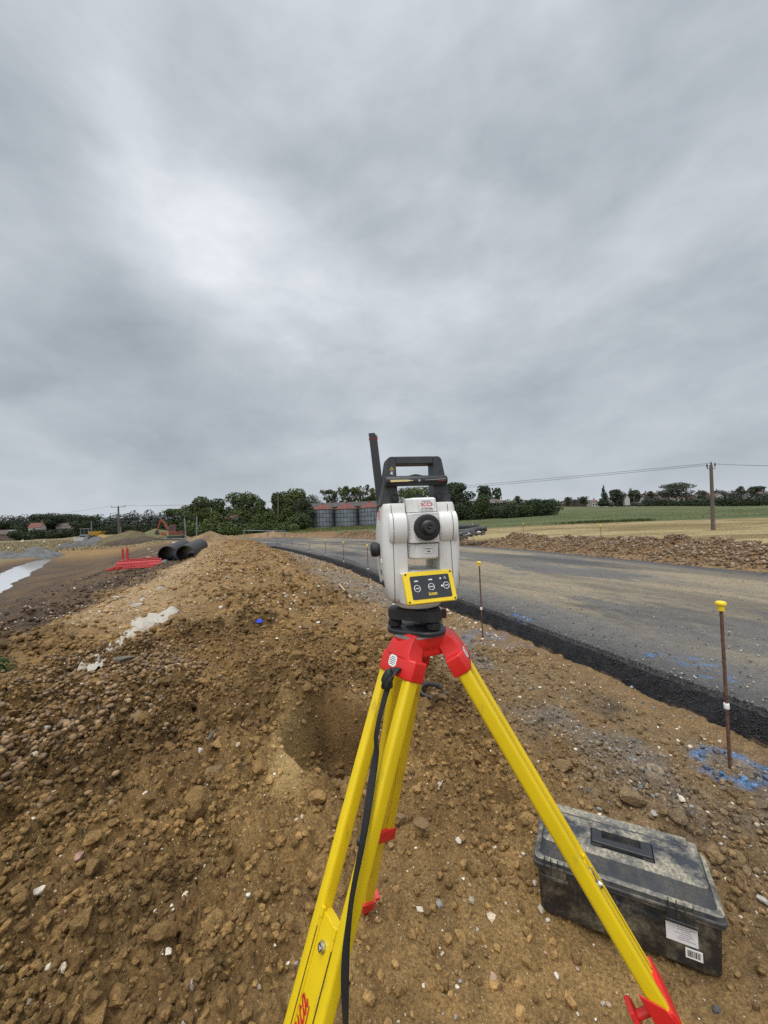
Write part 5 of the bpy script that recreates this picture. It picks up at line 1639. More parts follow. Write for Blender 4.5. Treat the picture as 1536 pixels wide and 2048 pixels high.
# white tubular rail beyond the mound
t = thing('hand_rail', 'thin pale tubular rail in front of the hedge', 'rail', at(530, 1064, 40)); o_ = t.location
q = MB(); q.tube([at(488, 1060.5, 40) - o_, at(570, 1062.5, 40) - o_], .035, 6); q.build('rail', M_galv, t)
for x in (488, 536, 570):
    q = MB(); q.tube([at(x, 1060, 40) - o_, at(x, 1076, 40) - o_], .04, 6); q.build('post', M_galv, t)

# ------------------------------------------------------------------ overhead line
def wood_pole(px_, ptop, pbot, Y, r, lab, arm):
    a = at(px_[1], pbot, Y); b = at(px_[0], ptop, Y)
    t = thing('telegraph_pole', lab, 'telegraph pole', a)
    q = MB(); q.tube([(0, 0, -.6), (0, 0, 0), (b - a) * .5, b - a], [r * 1.1, r * 1.05, r * .9, r * .75], 14); q.build('pole', M_pole, t)
    top = b - a; q = MB()
    if arm:
        q.box(top + Vector((0, 0, -.12)), (arm, .1, .1)); q.build('crossarm', M_pole, t)
        for k in (-.46, 0, .46):
            i_ = MB(); i_.lathe([(.03, -.1), (.06, 0), (.07, .06), (.04, .1), (.05, .16), (.02, .2)], 10, Matrix.Translation(top + Vector((arm * k, 0, 0)))); i_.build('insulator', M_mach, t)
    else:
        q.box(top + Vector((.0, 0, -.22)), (.5, .06, .06)); q.build('bracket', M_galv, t)
        for dx, dz in ((-.25, -.06), (.02, .06), (.25, 0.0)):
            i_ = MB(); i_.lathe([(.02, -.12), (.045, 0), (.05, .05), (.03, .08), (.035, .12), (.01, .14)], 10, Matrix.Translation(top + Vector((dx, 0, dz)))); i_.build('insulator', M_mach, t)
    if Y < 40:
        pl_ = MB(); pl_.box((b - a) * .24 + Vector((0, -r * 1.0, 0)), (.16, .01, .10)); pl_.build('number_plate', M_galv, t)
    return b


pa = wood_pole((1422, 1427.5), 930, 1084, 25, .115, 'tall brown telegraph pole in the field at the right', 0)
pb = wood_pole((236.5, 239), 1013, 1090, 84, .21, 'dark telegraph pole with a crossarm at the left', 3.0)


def wire(p, q, sag, r, lab):
    pts = [p.lerp(q, i / 30) + Vector((0, 0, -4 * sag * (i / 30) * (1 - i / 30))) for i in range(31)]
    b = MB(); b.tube(pts, r, 5)
    return tag(b.build('overhead_wire', M_mach, None), lab, 'wire', 'wires of the overhead line')


wire(pa + Vector((-.2, 0, 0)), pb + Vector((1.3, 0, .2)), .9, .012, 'front one of the wires running left from the right-hand pole to the far crossarm')
wire(pa + Vector((.05, 0, .12)), pb + Vector((0, 0, .2)), .8, .012, 'upper one of the wires running left from the right-hand pole to the far crossarm')
wire(pa + Vector((.25, 0, .06)), at(1900, 922, 14), .15, .011, 'wire leaving the picture on the right from the near pole')
wire(pb + Vector((-1.3, 0, .2)), at(-250, 1072, 150), .7, .015, 'faint wire leaving the far crossarm to the left')

# slim fence posts and lamp poles on the left
for x, yt, yb_, Y, r, lab in ((369, 1036, 1078, 60, .09, 'leaning pale post left of the hedge'), (393.5, 1032, 1074, 60, .10, 'straight pale post in front of the hedge'), (183, 1042, 1066, 110, .09, 'thin pale mast behind the dumper'),
                              (241.5, 1054, 1076, 100, .09, 'thin pale post beside the dark telegraph pole'), (423, 1015, 1040, 88, .10, 'slim pole among the trees left of the red roof'), (556, 988, 1046, 84, .12, 'dark pole against the tall trees by the silos')):
    a = at(x + (3 if x == 369 else 0), yb_, Y); b = at(x, yt, Y); q = MB(); q.tube([a, b], r, 6)
    tag(q.build('slim_post', M_pole if x in (556,) else M_galv, None), lab, 'post')

def hit(px_, py_, Y):          # where the line of sight meets the far ground, and how much deeper that is than Y
    v = ray(px_, py_); best = None
    for s in np.linspace(.55, 2.4, 90):
        p = EYE + v * (Y * s / v.y)
        if p.z <= zg(p.x, p.y): best = p; break
    if best is None: p = EYE + v; best = at(px_, py_, Y); best.z = min(best.z, zg(best.x, best.y) + .3)
    return best, best.y / Y


# ------------------------------------------------------------------ site machines far left
def excavator():
    c, kz = hit(352, 1078, 62); t = thing('excavator', 'orange tracked excavator with its arm folded, working by the trees', 'excavator', c, math.radians(200))
    for sg in (-1, 1):
        q = MB(); pr = [(-1.5, .35), (-1.3, .05), (1.3, .05), (1.5, .35), (1.3, .62), (-1.3, .62)]; q.prism(pr, sg * .95 - .22, sg * .95 + .22, 'y'); q.build('track', M_mach, t, bevel=.04)
    q = MB(); q.prism([(-1.6, .75), (1.1, .75), (1.1, 1.15), (.2, 1.25), (-1.5, 1.55), (-1.7, 1.3)], -1.1, 1.1, 'y'); q.build('upper_body', mat('dull_orange', (.16, .05, .03), .6, var=.3, scale=3), t, bevel=.04)
    q = MB(); q.prism([(-.1, 1.2), (1.15, 1.2), (1.2, 1.9), (.85, 2.6), (-.1, 2.6)], .2, 1.1, 'y'); cb = q.build('cab', M_orange, t, bevel=.03)
    q = MB(); q.prism([(.05, 1.6), (1.12, 1.6), (1.12, 1.9), (.82, 2.5), (.05, 2.5)], .17, 1.13, 'y'); q.build('window', M_win, cb)
    q = MB(); q.prism([(.8, 1.1), (1.3, 1.2), (1.9, 2.6), (2.7, 3.6), (2.5, 3.75), (1.6, 2.8)], -.5, -.12, 'y'); bm_ = q.build('boom', M_orange, t, bevel=.02)
    q = MB(); q.prism([(2.45, 3.85), (2.75, 3.6), (3.35, 1.7), (3.15, 1.6)], -.45, -.17, 'y'); st_ = q.build('stick', M_orange, t, bevel=.02)
    q = MB(); q.prism([(3.1, 1.75), (3.4, 1.75), (3.7, 1.2), (3.3, .85), (2.8, .95), (3.0, 1.3)], -.65, .03, 'y'); q.build('bucket', M_mach, st_, bevel=.02)
    q = MB(); q.tube([(1.35, -.3, 1.5), (2.1, -.3, 2.6)], .07, 8); q.build('ram', M_galv, bm_)
    t.scale = (.8 * kz, .8 * kz, .86 * kz)
    return t


ex = excavator()
c, kz = hit(180, 1081, 72)
t = thing('site_dumper', 'grey canopied site dumper with a yellow skip by the gravel heap', 'dumper', c, math.radians(12)); t.scale = (kz,) * 3
for x, y in ((-.85, -.75), (-.85, .75), (.95, -.8), (.95, .8)):
    q = MB(); q.lathe([(.2, -.16), (.42, -.16), (.46, -.08), (.46, .08), (.42, .16), (.2, .16)], 18, Matrix.Translation((x, y, .46)) @ Matrix.Rotation(PI / 2, 4, 'X')); wl = q.build('wheel', M_rubber, t)
    q = MB(); q.lathe([(.22, -.17), (.22, .17)], 14, Matrix.Translation((x, y, .46)) @ Matrix.Rotation(PI / 2, 4, 'X')); q.build('rim', M_galv, wl)
q = MB(); q.box((-.6, 0, .85), (1.6, 1.2, .55)); q.build('chassis', M_galv, t, bevel=.05)
q = MB()
for x in (-1.2, .05):
    for y in (-.6, .6): q.box((x, y, 1.6), (.07, .07, 1.1))
q.box((-.57, 0, 2.17), (1.5, 1.4, .08)); q.build('canopy', mat('grey_canopy', (.20, .21, .22), .6), t, bevel=.01)
q = MB(); q.box((-.9, 0, 1.35), (.5, .5, .5)); q.build('seat', M_mach, t, bevel=.04)
q = MB(); q.loft([[(x, y, z) for x, y in ((a0, -w1), (a1, -w1), (a1, w1), (a0, w1))] for a0, a1, w1, z in ((.45, 1.5, .7, .75), (.2, 2.1, 1.0, 1.35), (.15, 2.4, 1.05, 1.6))]); q.build('skip', mat('yellow_skip', (.50, .28, .03), .6, dirt=(.3, .2, .1), dscale=2, damt=.6), t, bevel=.02)
c, kz = hit(161, 1083, 70); t = thing('concrete_block', 'pale concrete block left of the dumper', 'concrete block', c); t.scale = (kz,) * 3
q = MB(); q.box((0, 0, .35), (1.9, .9, .7)); q.build('block', M_render, t, bevel=.05)
q = MB(); q.box((-.5, 0, .74), (.2, .1, .1)); q.box((.5, 0, .74), (.2, .1, .1)); q.build('lifting_eye', M_mach, t)
# heaps of spoil and stone
def heap(name, label, px_, pb_, Y, w_, h_, col, seed=0, depth=.7):
    c, kz = hit(px_, pb_, Y); w_ *= kz; h_ *= kz; n = 48; g = np.linspace(-1.25, 1.25, n); X, Yy = np.meshgrid(g, g); r = np.hypot(X, Yy) + .22 * fbm(X * 1.6, Yy * 1.6, 4, seed)
    z = h_ * np.clip(1 - r, -.2, 1) ** 1.0 * (1 + .15 * fbm(X * 4, Yy * 4, 3, seed + 3)); z = np.where(r > 1, -(r - 1) * 2.2 * h_, z)
    V = np.column_stack([c.x + X.ravel() * w_ / 2, c.y + Yy.ravel() * w_ / 2 * depth, c.z + z.ravel()])
    i = np.arange(n * n).reshape(n, n); F = np.stack([i[:-1, :-1], i[:-1, 1:], i[1:, 1:], i[1:, :-1]], -1).reshape(-1, 4)
    C = np.array([col]) * (1 + .35 * fbm(X * 5, Yy * 5, 4, seed + 9).ravel()[:, None])
    return tag(numpy_mesh(name, V, F, M_gravel, np.clip(C, .01, 1)), label, name.split('_')[-1] if False else 'heap')


heap('gravel_heap', 'grey gravel heap in front of the dumper', 193, 1089, 64, 7.5, 1.35, (.115, .112, .11), 601)
heap('gravel_heap', 'long low grey gravel heap at the left beyond the water', 70, 1113, 52, 7.5, 1.3, (.13, .13, .125), 602)
heap('gravel_heap', 'grey gravel heap at the far left edge', 8, 1116, 50, 6, .9, (.12, .115, .112), 603)
heap('gravel_heap', 'small grey heap between the gravel heap and dumper', 138, 1095, 58, 4.5, .8, (.11, .10, .10), 604)
heap('sand_heap', 'ochre sand heap right of the dumper', 203, 1079, 82, 6, 1.0, (.30, .20, .08), 605)
heap('soil_heap', 'weedy brown spoil heap beside the dark pole', 262, 1080, 74, 12, 1.8, (.12, .095, .05), 606)
heap('soil_heap', 'green topped spoil heap left of the excavator', 310, 1076, 80, 13, 2.0, (.13, .125, .055), 607)
heap('soil_heap', 'dark brown spoil heap in front of the excavator', 285, 1083, 60, 9, .9, (.07, .052, .038), 608)
heap('soil_heap', 'brown spoil heap right of the excavator', 420, 1084, 44, 8, 1.1, (.22, .15, .08), 609)
heap('soil_heap', 'brown spoil heap at the far end of the road', 545, 1077, 56, 7, 1.2, (.23, .155, .085), 610)
# orange barrier row near the excavator
b2 = None
for k, x in enumerate((307, 313, 320, 327)):
    if b2 is None:
        b2 = thing('orange_barrier', '', 'barrier', (0, 0, 0), 0, 'orange barriers by the excavator')
        q = MB(); q.box((0, 0, .5), (.95, .08, .95)); q.build('panel', M_orange, b2, bevel=.03); q = MB(); q.box((0, 0, .04), (.6, .5, .08)); q.build('foot', M_mach, b2)
        o = b2
    else: o = copy_tree(b2)
    c, kz = hit(x, 1076, 64 + k); o.location = c; o.scale = (kz,) * 3; o.rotation_euler = (0, 0, rng.uniform(-.6, .6))
    o['label'] = ('orange site barrier farthest left of the row by the excavator', 'orange site barrier second from the left of the row by the excavator', 'orange site barrier third from the left of the row by the excavator', 'orange site barrier of the row nearest the excavator')[k]
# white bags and markers on the left field
for x, y, Y, s, lab in ((45, 1083, 90, 1.1, 'white box standing in the left field'), (88, 1083, 100, .5, 'small white bag farther right in the left field'), (17, 1097, 70, .6, 'pale bag on the grass above the left gravel heap'), (119, 1091, 62, .5, 'white bag between two grey heaps'),
                        (199, 1085, 58, .5, 'white bag right of the gravel heap'), (238, 1083, 62, .5, 'white marker at the foot of the dark pole'), (238.5, 1090, 56, .45, 'white marker below the dark pole'), (312, 1079, 48, .45, 'white marker in front of the orange barriers'),
                        (348, 1089, 40, .6, 'flat white scrap beyond the pipes')):
    r = np.random.default_rng(int(x * 7)); V0, F0 = ICO[2]; b = MB(); c, kz = hit(x, y, Y); s *= kz * .75
    b.add([c + Vector(v) * s * .5 * (1 + .2 * r.normal()) for v in V0], F0.tolist())
    tag(b.build('white_bag', mat('white_bag', (.6, .58, .54), .7), None), lab, 'bag')

# ------------------------------------------------------------------ silos, barns, houses
def silo(px0, px1, yb, ye, yt, Y, lab):
    a = at(px0, yb, Y); b = at(px1, yb, Y); R_ = (b.x - a.x) / 2; c = (a + b) / 2; H = at((px0 + px1) / 2, ye, Y).z - c.z; T = at((px0 + px1) / 2, yt, Y).z - c.z
    t = thing('grain_silo', lab, 'silo', (c.x, c.y + R_ * .6, c.z), 0, 'grain silos by the trees')
    n = 40; q = MB(); prof = [(R_, -.6)]
    nr = 14
    for k in range(nr): prof += [(R_, H * k / nr + .02), (R_ * 1.006, H * (k + .5) / nr)]
    prof += [(R_, H)]
    q.lathe(prof, n); wl = q.build('wall', M_galv, t, smooth=20)
    q = MB()
    for k in range(22):
        an_ = 2 * PI * k / 22; q.box((R_ * 1.012 * math.cos(an_), R_ * 1.012 * math.sin(an_), H / 2), (.06, .10, H), None, None)
    for z in (.02, .27, .52, .76, .985): q.lathe([(R_ * 1.004, H * z - .05), (R_ * 1.014, H * z - .05), (R_ * 1.014, H * z + .05), (R_ * 1.004, H * z + .05)], n)
    q.build('wall_stiffener', M_galvdk, wl, smooth=0)
    q = MB(); q.lathe([(R_ * 1.05, H - .05), (R_ * 1.06, H + .03), (R_ * .1, T - .15), (R_ * .1, T), (.02, T + .03)], 22); rf = q.build('roof', M_rroof, t, smooth=0)
    q = MB(); q.lathe([(R_ * .11, T - .14), (R_ * .12, T + .02), (.02, T + .12)], 14); q.build('cap', M_rroof, rf)
    return t


silo(621, 668, 1053, 1019, 1006.5, 92, 'left-hand grey silo with a red conical roof')
silo(669, 716, 1052.5, 1018, 1004, 92, 'middle grey silo with a red conical roof')
silo(717, 763, 1050, 1015.5, 1002, 92, 'right-hand grey silo, partly behind the instrument')


def building(name, lab, cat, px0, px1, yb, ye, yt, Y, wall, roof, deep=7., hip=0, chim=None, windows=(), ov=.3, gable_front=False, rz=0, chm=None):
    a = at(px0, yb, Y); b = at(px1, yb, Y); W_ = b.x - a.x; c = (a + b) / 2; E_ = at((px0 + px1) / 2, ye, Y).z - c.z; T = at((px0 + px1) / 2, yt, Y).z - c.z
    t = thing(name, lab, cat, (c.x, c.y + deep / 2, c.z), rz)
    q = MB(); hx, hy = W_ / 2, deep / 2
    if gable_front:
        q.prism([(-hx, -1), (hx, -1), (hx, E_), (0, T - .08), (-hx, E_)], -hy, hy, 'y')
    else:
        q.prism([(-hy, -1), (hy, -1), (hy, E_), (0, T - .08), (-hy, E_)], -hx, hx, 'x') if not hip else q.box((0, 0, (E_ - 1) / 2), (W_, deep, E_ + 1))
    wl = q.build('wall', wall, t)
    q = MB()
    if gable_front:
        for sg in (-1, 1):
            q.prism([(0, T), (sg * (hx + ov), E_ - .1), (sg * (hx + ov), E_ - .25), (0, T - .18)], -hy - ov, hy + ov, 'y')
    elif hip:
        q.loft([[(-hx - ov, -hy - ov, E_), (hx + ov, -hy - ov, E_), (hx + ov, hy + ov, E_), (-hx - ov, hy + ov, E_)], [(-hx + hip, -.1, T), (hx - hip, -.1, T), (hx - hip, .1, T), (-hx + hip, .1, T)]])
    else:
        for sg in (-1, 1):
            q.prism([(0, T), (sg * (hy + ov), E_ - .1), (sg * (hy + ov), E_ - .25), (0, T - .18)], -hx - ov, hx + ov, 'x')
    rf = q.build('roof', roof, t, smooth=0)
    if chim is not None:
        q = MB(); q.box((chim * hx, 0, T + .5), (.7, .6, 1.8)); q.box((chim * hx, 0, T + 1.45), (.8, .7, .12)); ch = q.build('chimney', chm or M_brick, rf)
        q = MB(); q.lathe([(.13, T + 1.5), (.11, T + 1.8)], 8, Matrix.Translation((chim * hx, 0, 0))); q.build('chimney_pot', M_tile, ch)
    for (u, z, w2, h2) in windows:
        q = MB(); q.box((u * hx, -hy - .03, E_ * z), (w2 + .16, .06, h2 + .16)); fr = q.build('window', M_render, t)
        q = MB(); q.box((u * hx, -hy - .05, E_ * z), (w2, .06, h2)); q.build('pane', M_win, fr)
    return t


building('barn', 'long low barn with a dark roof behind the silos', 'barn', 612, 790, 1050, 1012, 1001, 112, M_dkroof, M_dkroof, 14)
building('farmhouse', 'farmhouse with a red tiled roof and chimney among the trees', 'house', 452, 480, 1060, 1037, 1024, 98, M_render, M_tile, 9, chim=-.75, windows=((.6, .7, 1, 1),), rz=math.radians(-32))
building('barn', 'hip-roofed brown barn in the trees on the right', 'barn', 962, 1028, 1030, 1006, 995.5, 110, M_dkroof, M_brtile, 12, hip=3.2)
building('farmhouse', 'house with a red roof at the far left', 'house', 57, 81, 1075, 1055, 1045.5, 230, M_render, M_tile, 4, chim=.8, windows=((-.4, .6, 1.6, 1.4), (.4, .6, 1.6, 1.4)))
building('bungalow', 'grey-roofed bungalow with a white-edged gable at the far left edge', 'house', -10, 15, 1080, 1068, 1060, 200, M_brtile, M_brtile, 3)
building('bungalow', 'grey house with its white bargeboard gable facing us at the far left', 'house', 14, 27, 1080, 1069, 1060, 196, M_brtile, M_render, 3, gable_front=True)
building('long_building', 'pale flat-fronted long building among the far left trees', 'building', 112, 137, 1068, 1053, 1046, 250, M_render, M_brtile, 4, windows=((-.6, .6, 2, 1.6), (0, .6, 2, 1.6), (.6, .6, 2, 1.6)))
building('shed', 'low pale sheds behind the left field', 'shed', 82, 122, 1072, 1066, 1060, 240, M_render, M_brtile, 7, windows=((-.5, .5, 2, 1.2), (.4, .5, 2, 1.2)))
# the far town on the right
M_roofs = [M_brtile, mat('grey_tiles', (.10, .095, .095), .85, var=.2, scale=1), mat('far_red_tiles', (.17, .09, .075), .85, var=.2, scale=1)]
TOWN = [(1255, 1268, 1008, 993, 987), (1272, 1290, 1006, 992, 987), (1296, 1316, 1004, 990, 984), (1320, 1334, 1006, 996, 990), (1338, 1356, 1003, 991, 986), (1350, 1370, 1007, 996, 990), (1374, 1392, 1004, 993, 988), (1396, 1412, 1006, 994, 988), (1404, 1420, 1000, 987, 982),
        (1432, 1448, 1004, 992, 986), (1440, 1456, 998, 985, 980), (1458, 1476, 1003, 991, 985), (1476, 1494, 999, 987, 981), (1494, 1512, 1003, 990, 985), (1506, 1530, 996, 984, 978), (1524, 1545, 1001, 988, 982), (1160, 1174, 1011, 1003, 998), (1184, 1196, 1010, 1003, 999), (1132, 1146, 1012, 1006, 1001), (1228, 1242, 1010, 1001, 996)]
for k, (a, b_, yb, ye, yt) in enumerate(TOWN):
    gf = k % 3 == 0
    h = building('town_house', 'small pale house with a brown roof on the far town hillside', 'house', a, b_, yb + 2, ye, yt, 330 + 6 * (k % 4) + (1010 - yb) * 3, M_render if k % 2 else M_brick, M_roofs[k % 3], 9, gable_front=gf, chim=None if gf else (.7 if k % 2 else -.7), windows=((-.45, .35, 1.3, 1.2), (.45, .35, 1.3, 1.2)), chm=M_brick)
    h['group'] = 'far houses on the town hillside'
    h['label'] = 'one of the small tiled houses in rows on the far hillside at the right'
building('town_house', 'whitest house gable on the far hillside, left of the big oak', 'house', 1250, 1260, 1008, 997, 989, 300, M_render, M_brtile, 8, gable_front=True)

# ------------------------------------------------------------------ trees
def crown_points(blobs, n, seed):
    r = np.random.default_rng(seed)
    C = np.array([b[:3] for b in blobs]); R_ = np.array([b[3:6] for b in blobs]); vol = (R_[:, 0] * R_[:, 1] * R_[:, 2]) ** .67
    k = r.choice(len(blobs), n, p=vol / vol.sum())
    d = r.normal(0, 1, (n, 3)); d /= np.linalg.norm(d, axis=1, keepdims=True)
    rad = r.uniform(.0, 1, n) ** .33
    rad = np.where(r.uniform(0, 1, n) < .75, .78 + .3 * r.uniform(0, 1, n), rad)
    P = C[k] + d * R_[k] * rad[:, None]
    tone = (.75 + .5 * r.uniform(0, 1, len(blobs)))[k]
    return P, d, k, tone


def crown(name, blobs, n, leaf, col, parent, seed, top_light=.35):
    P, d, k, tone = crown_points(blobs, n, seed)
    r = np.random.default_rng(seed + 1)
    z = (P[:, 2] - P[:, 2].min()) / max(np.ptp(P[:, 2]), .1)
    c = np.array([col]) * (tone * r.uniform(.7, 1.35, n))[:, None]
    c = c * np.array([[1, 1, 1]]) + np.array([[.012, .012, 0]]) * (r.uniform(0, 1, (n, 1)) > .8)
    nr = d + r.normal(0, .45, (n, 3)) + np.array([[0, 0, .3]])
    return leaf_cloud(name, P, nr, leaf * r.uniform(.6, 1.4, n), np.clip(c, .004, 1), parent, aspect=.8)


def make_blobs(H, W_, seed, kind='round', low=.15):
    r = np.random.default_rng(seed); out = []
    if kind == 'round':
        n = 16
        for i in range(n):
            h = low + (1 - low) * r.uniform(.05, 1); e = math.sqrt(max(.05, 1 - ((h - .52) / .52) ** 2))
            a = r.uniform(0, 2 * PI); q = r.uniform(.1, .75) * e
            s = r.uniform(.18, .30)
            out.append((W_ / 2 * q * math.cos(a), W_ / 2 * q * math.sin(a), min(H * h, H * (1 - s * .55)), W_ * s * .95, W_ * s * .95, H * s * .55))
    elif kind == 'airy':
        for i in range(36):
            h = low + .25 + (.75 - low) * r.uniform(0, 1); a = r.uniform(0, 2 * PI); q = r.uniform(0, 1) ** .6
            s = r.uniform(.05, .10)
            out.append((W_ / 2 * q * math.cos(a), W_ / 2 * q * math.sin(a), min(H * h, H * (1 - s * .6)), W_ * s, W_ * s, H * s * .7))
    elif kind == 'column':
        for i in range(10):
            h = .1 + .85 * i / 9; s = W_ / 2 * (math.sin(PI * min(.95, .18 + .75 * h)) ** .7)
            out.append((r.normal(0, .06) * W_, r.normal(0, .06) * W_, H * h * .96, s, s, H * .09))
    elif kind == 'conifer':
        for i in range(14):
            h = .1 + .86 * i / 13; s = W_ / 2 * (1.05 - h) * r.uniform(.75, 1.15)
            a = r.uniform(0, 6.28)
            out.append((s * .35 * math.cos(a), s * .35 * math.sin(a), H * h, s, s, H * .045))
    elif kind == 'bush':
        for i in range(12):
            a = r.uniform(0, 2 * PI); q = r.uniform(0, .7); s = r.uniform(.24, .36)
            hz_ = H * r.uniform(.15, .72) * (1 - .35 * q)
            out.append((W_ / 2 * q * math.cos(a), W_ / 2 * q * math.sin(a) * .8, hz_, W_ * s * .75, W_ * s * .75, min(H * s, H - hz_)))
    return out


G1 = (.062, .085, .028); G2 = (.050, .070, .027); G3 = (.036, .050, .026); G4 = (.085, .104, .034); GF = (.060, .070, .048)  # GF is greyed to put distance haze into the leaf colour


def tree(name, lab, px_, w_px, yt, yb, Y, kind='round', col=G1, n=1500, leaf=.5, seed=0, low=.15, trunk=True):
    c = at(px_, yb, Y); T = at(px_, yt, Y); H = T.z - c.z; W_ = w_px * (Y / FPX) * (1.3 if kind == 'bush' else 1.12)
    t = thing(name, lab, 'tree' if kind != 'bush' else 'bush', c)
    bl = make_blobs(H, W_, seed + 100, kind, low)
    if trunk:
        q = MB(); tr = max(.12, H * .025)
        q.tube([(0, 0, -1), (0, 0, 0), (.02 * W_, 0, H * .3), (-.01 * W_, 0, H * .62), (0, 0, H * .86)], [tr * 1.3, tr, tr * .75, tr * .45, tr * .15], 8)
        r = np.random.default_rng(seed)
        for b in sorted(bl, key=lambda b: -b[3])[:9] if kind != 'airy' else bl:
            h0 = min(b[2] * .7, H * .62) * r.uniform(.6, 1)
            s = Vector((0, 0, h0)); e = Vector((b[0], b[1], b[2])); q.tube([s, s.lerp(e, .5) + Vector((0, 0, .03 * H)), e], [tr * .4, tr * .28, tr * .1], 6)
        q.build('trunk', M_bark, t)
    crown('crown', bl, int(n * 1.7 * (1.35 if kind == 'bush' else 1)), leaf, col, t, seed)
    return t


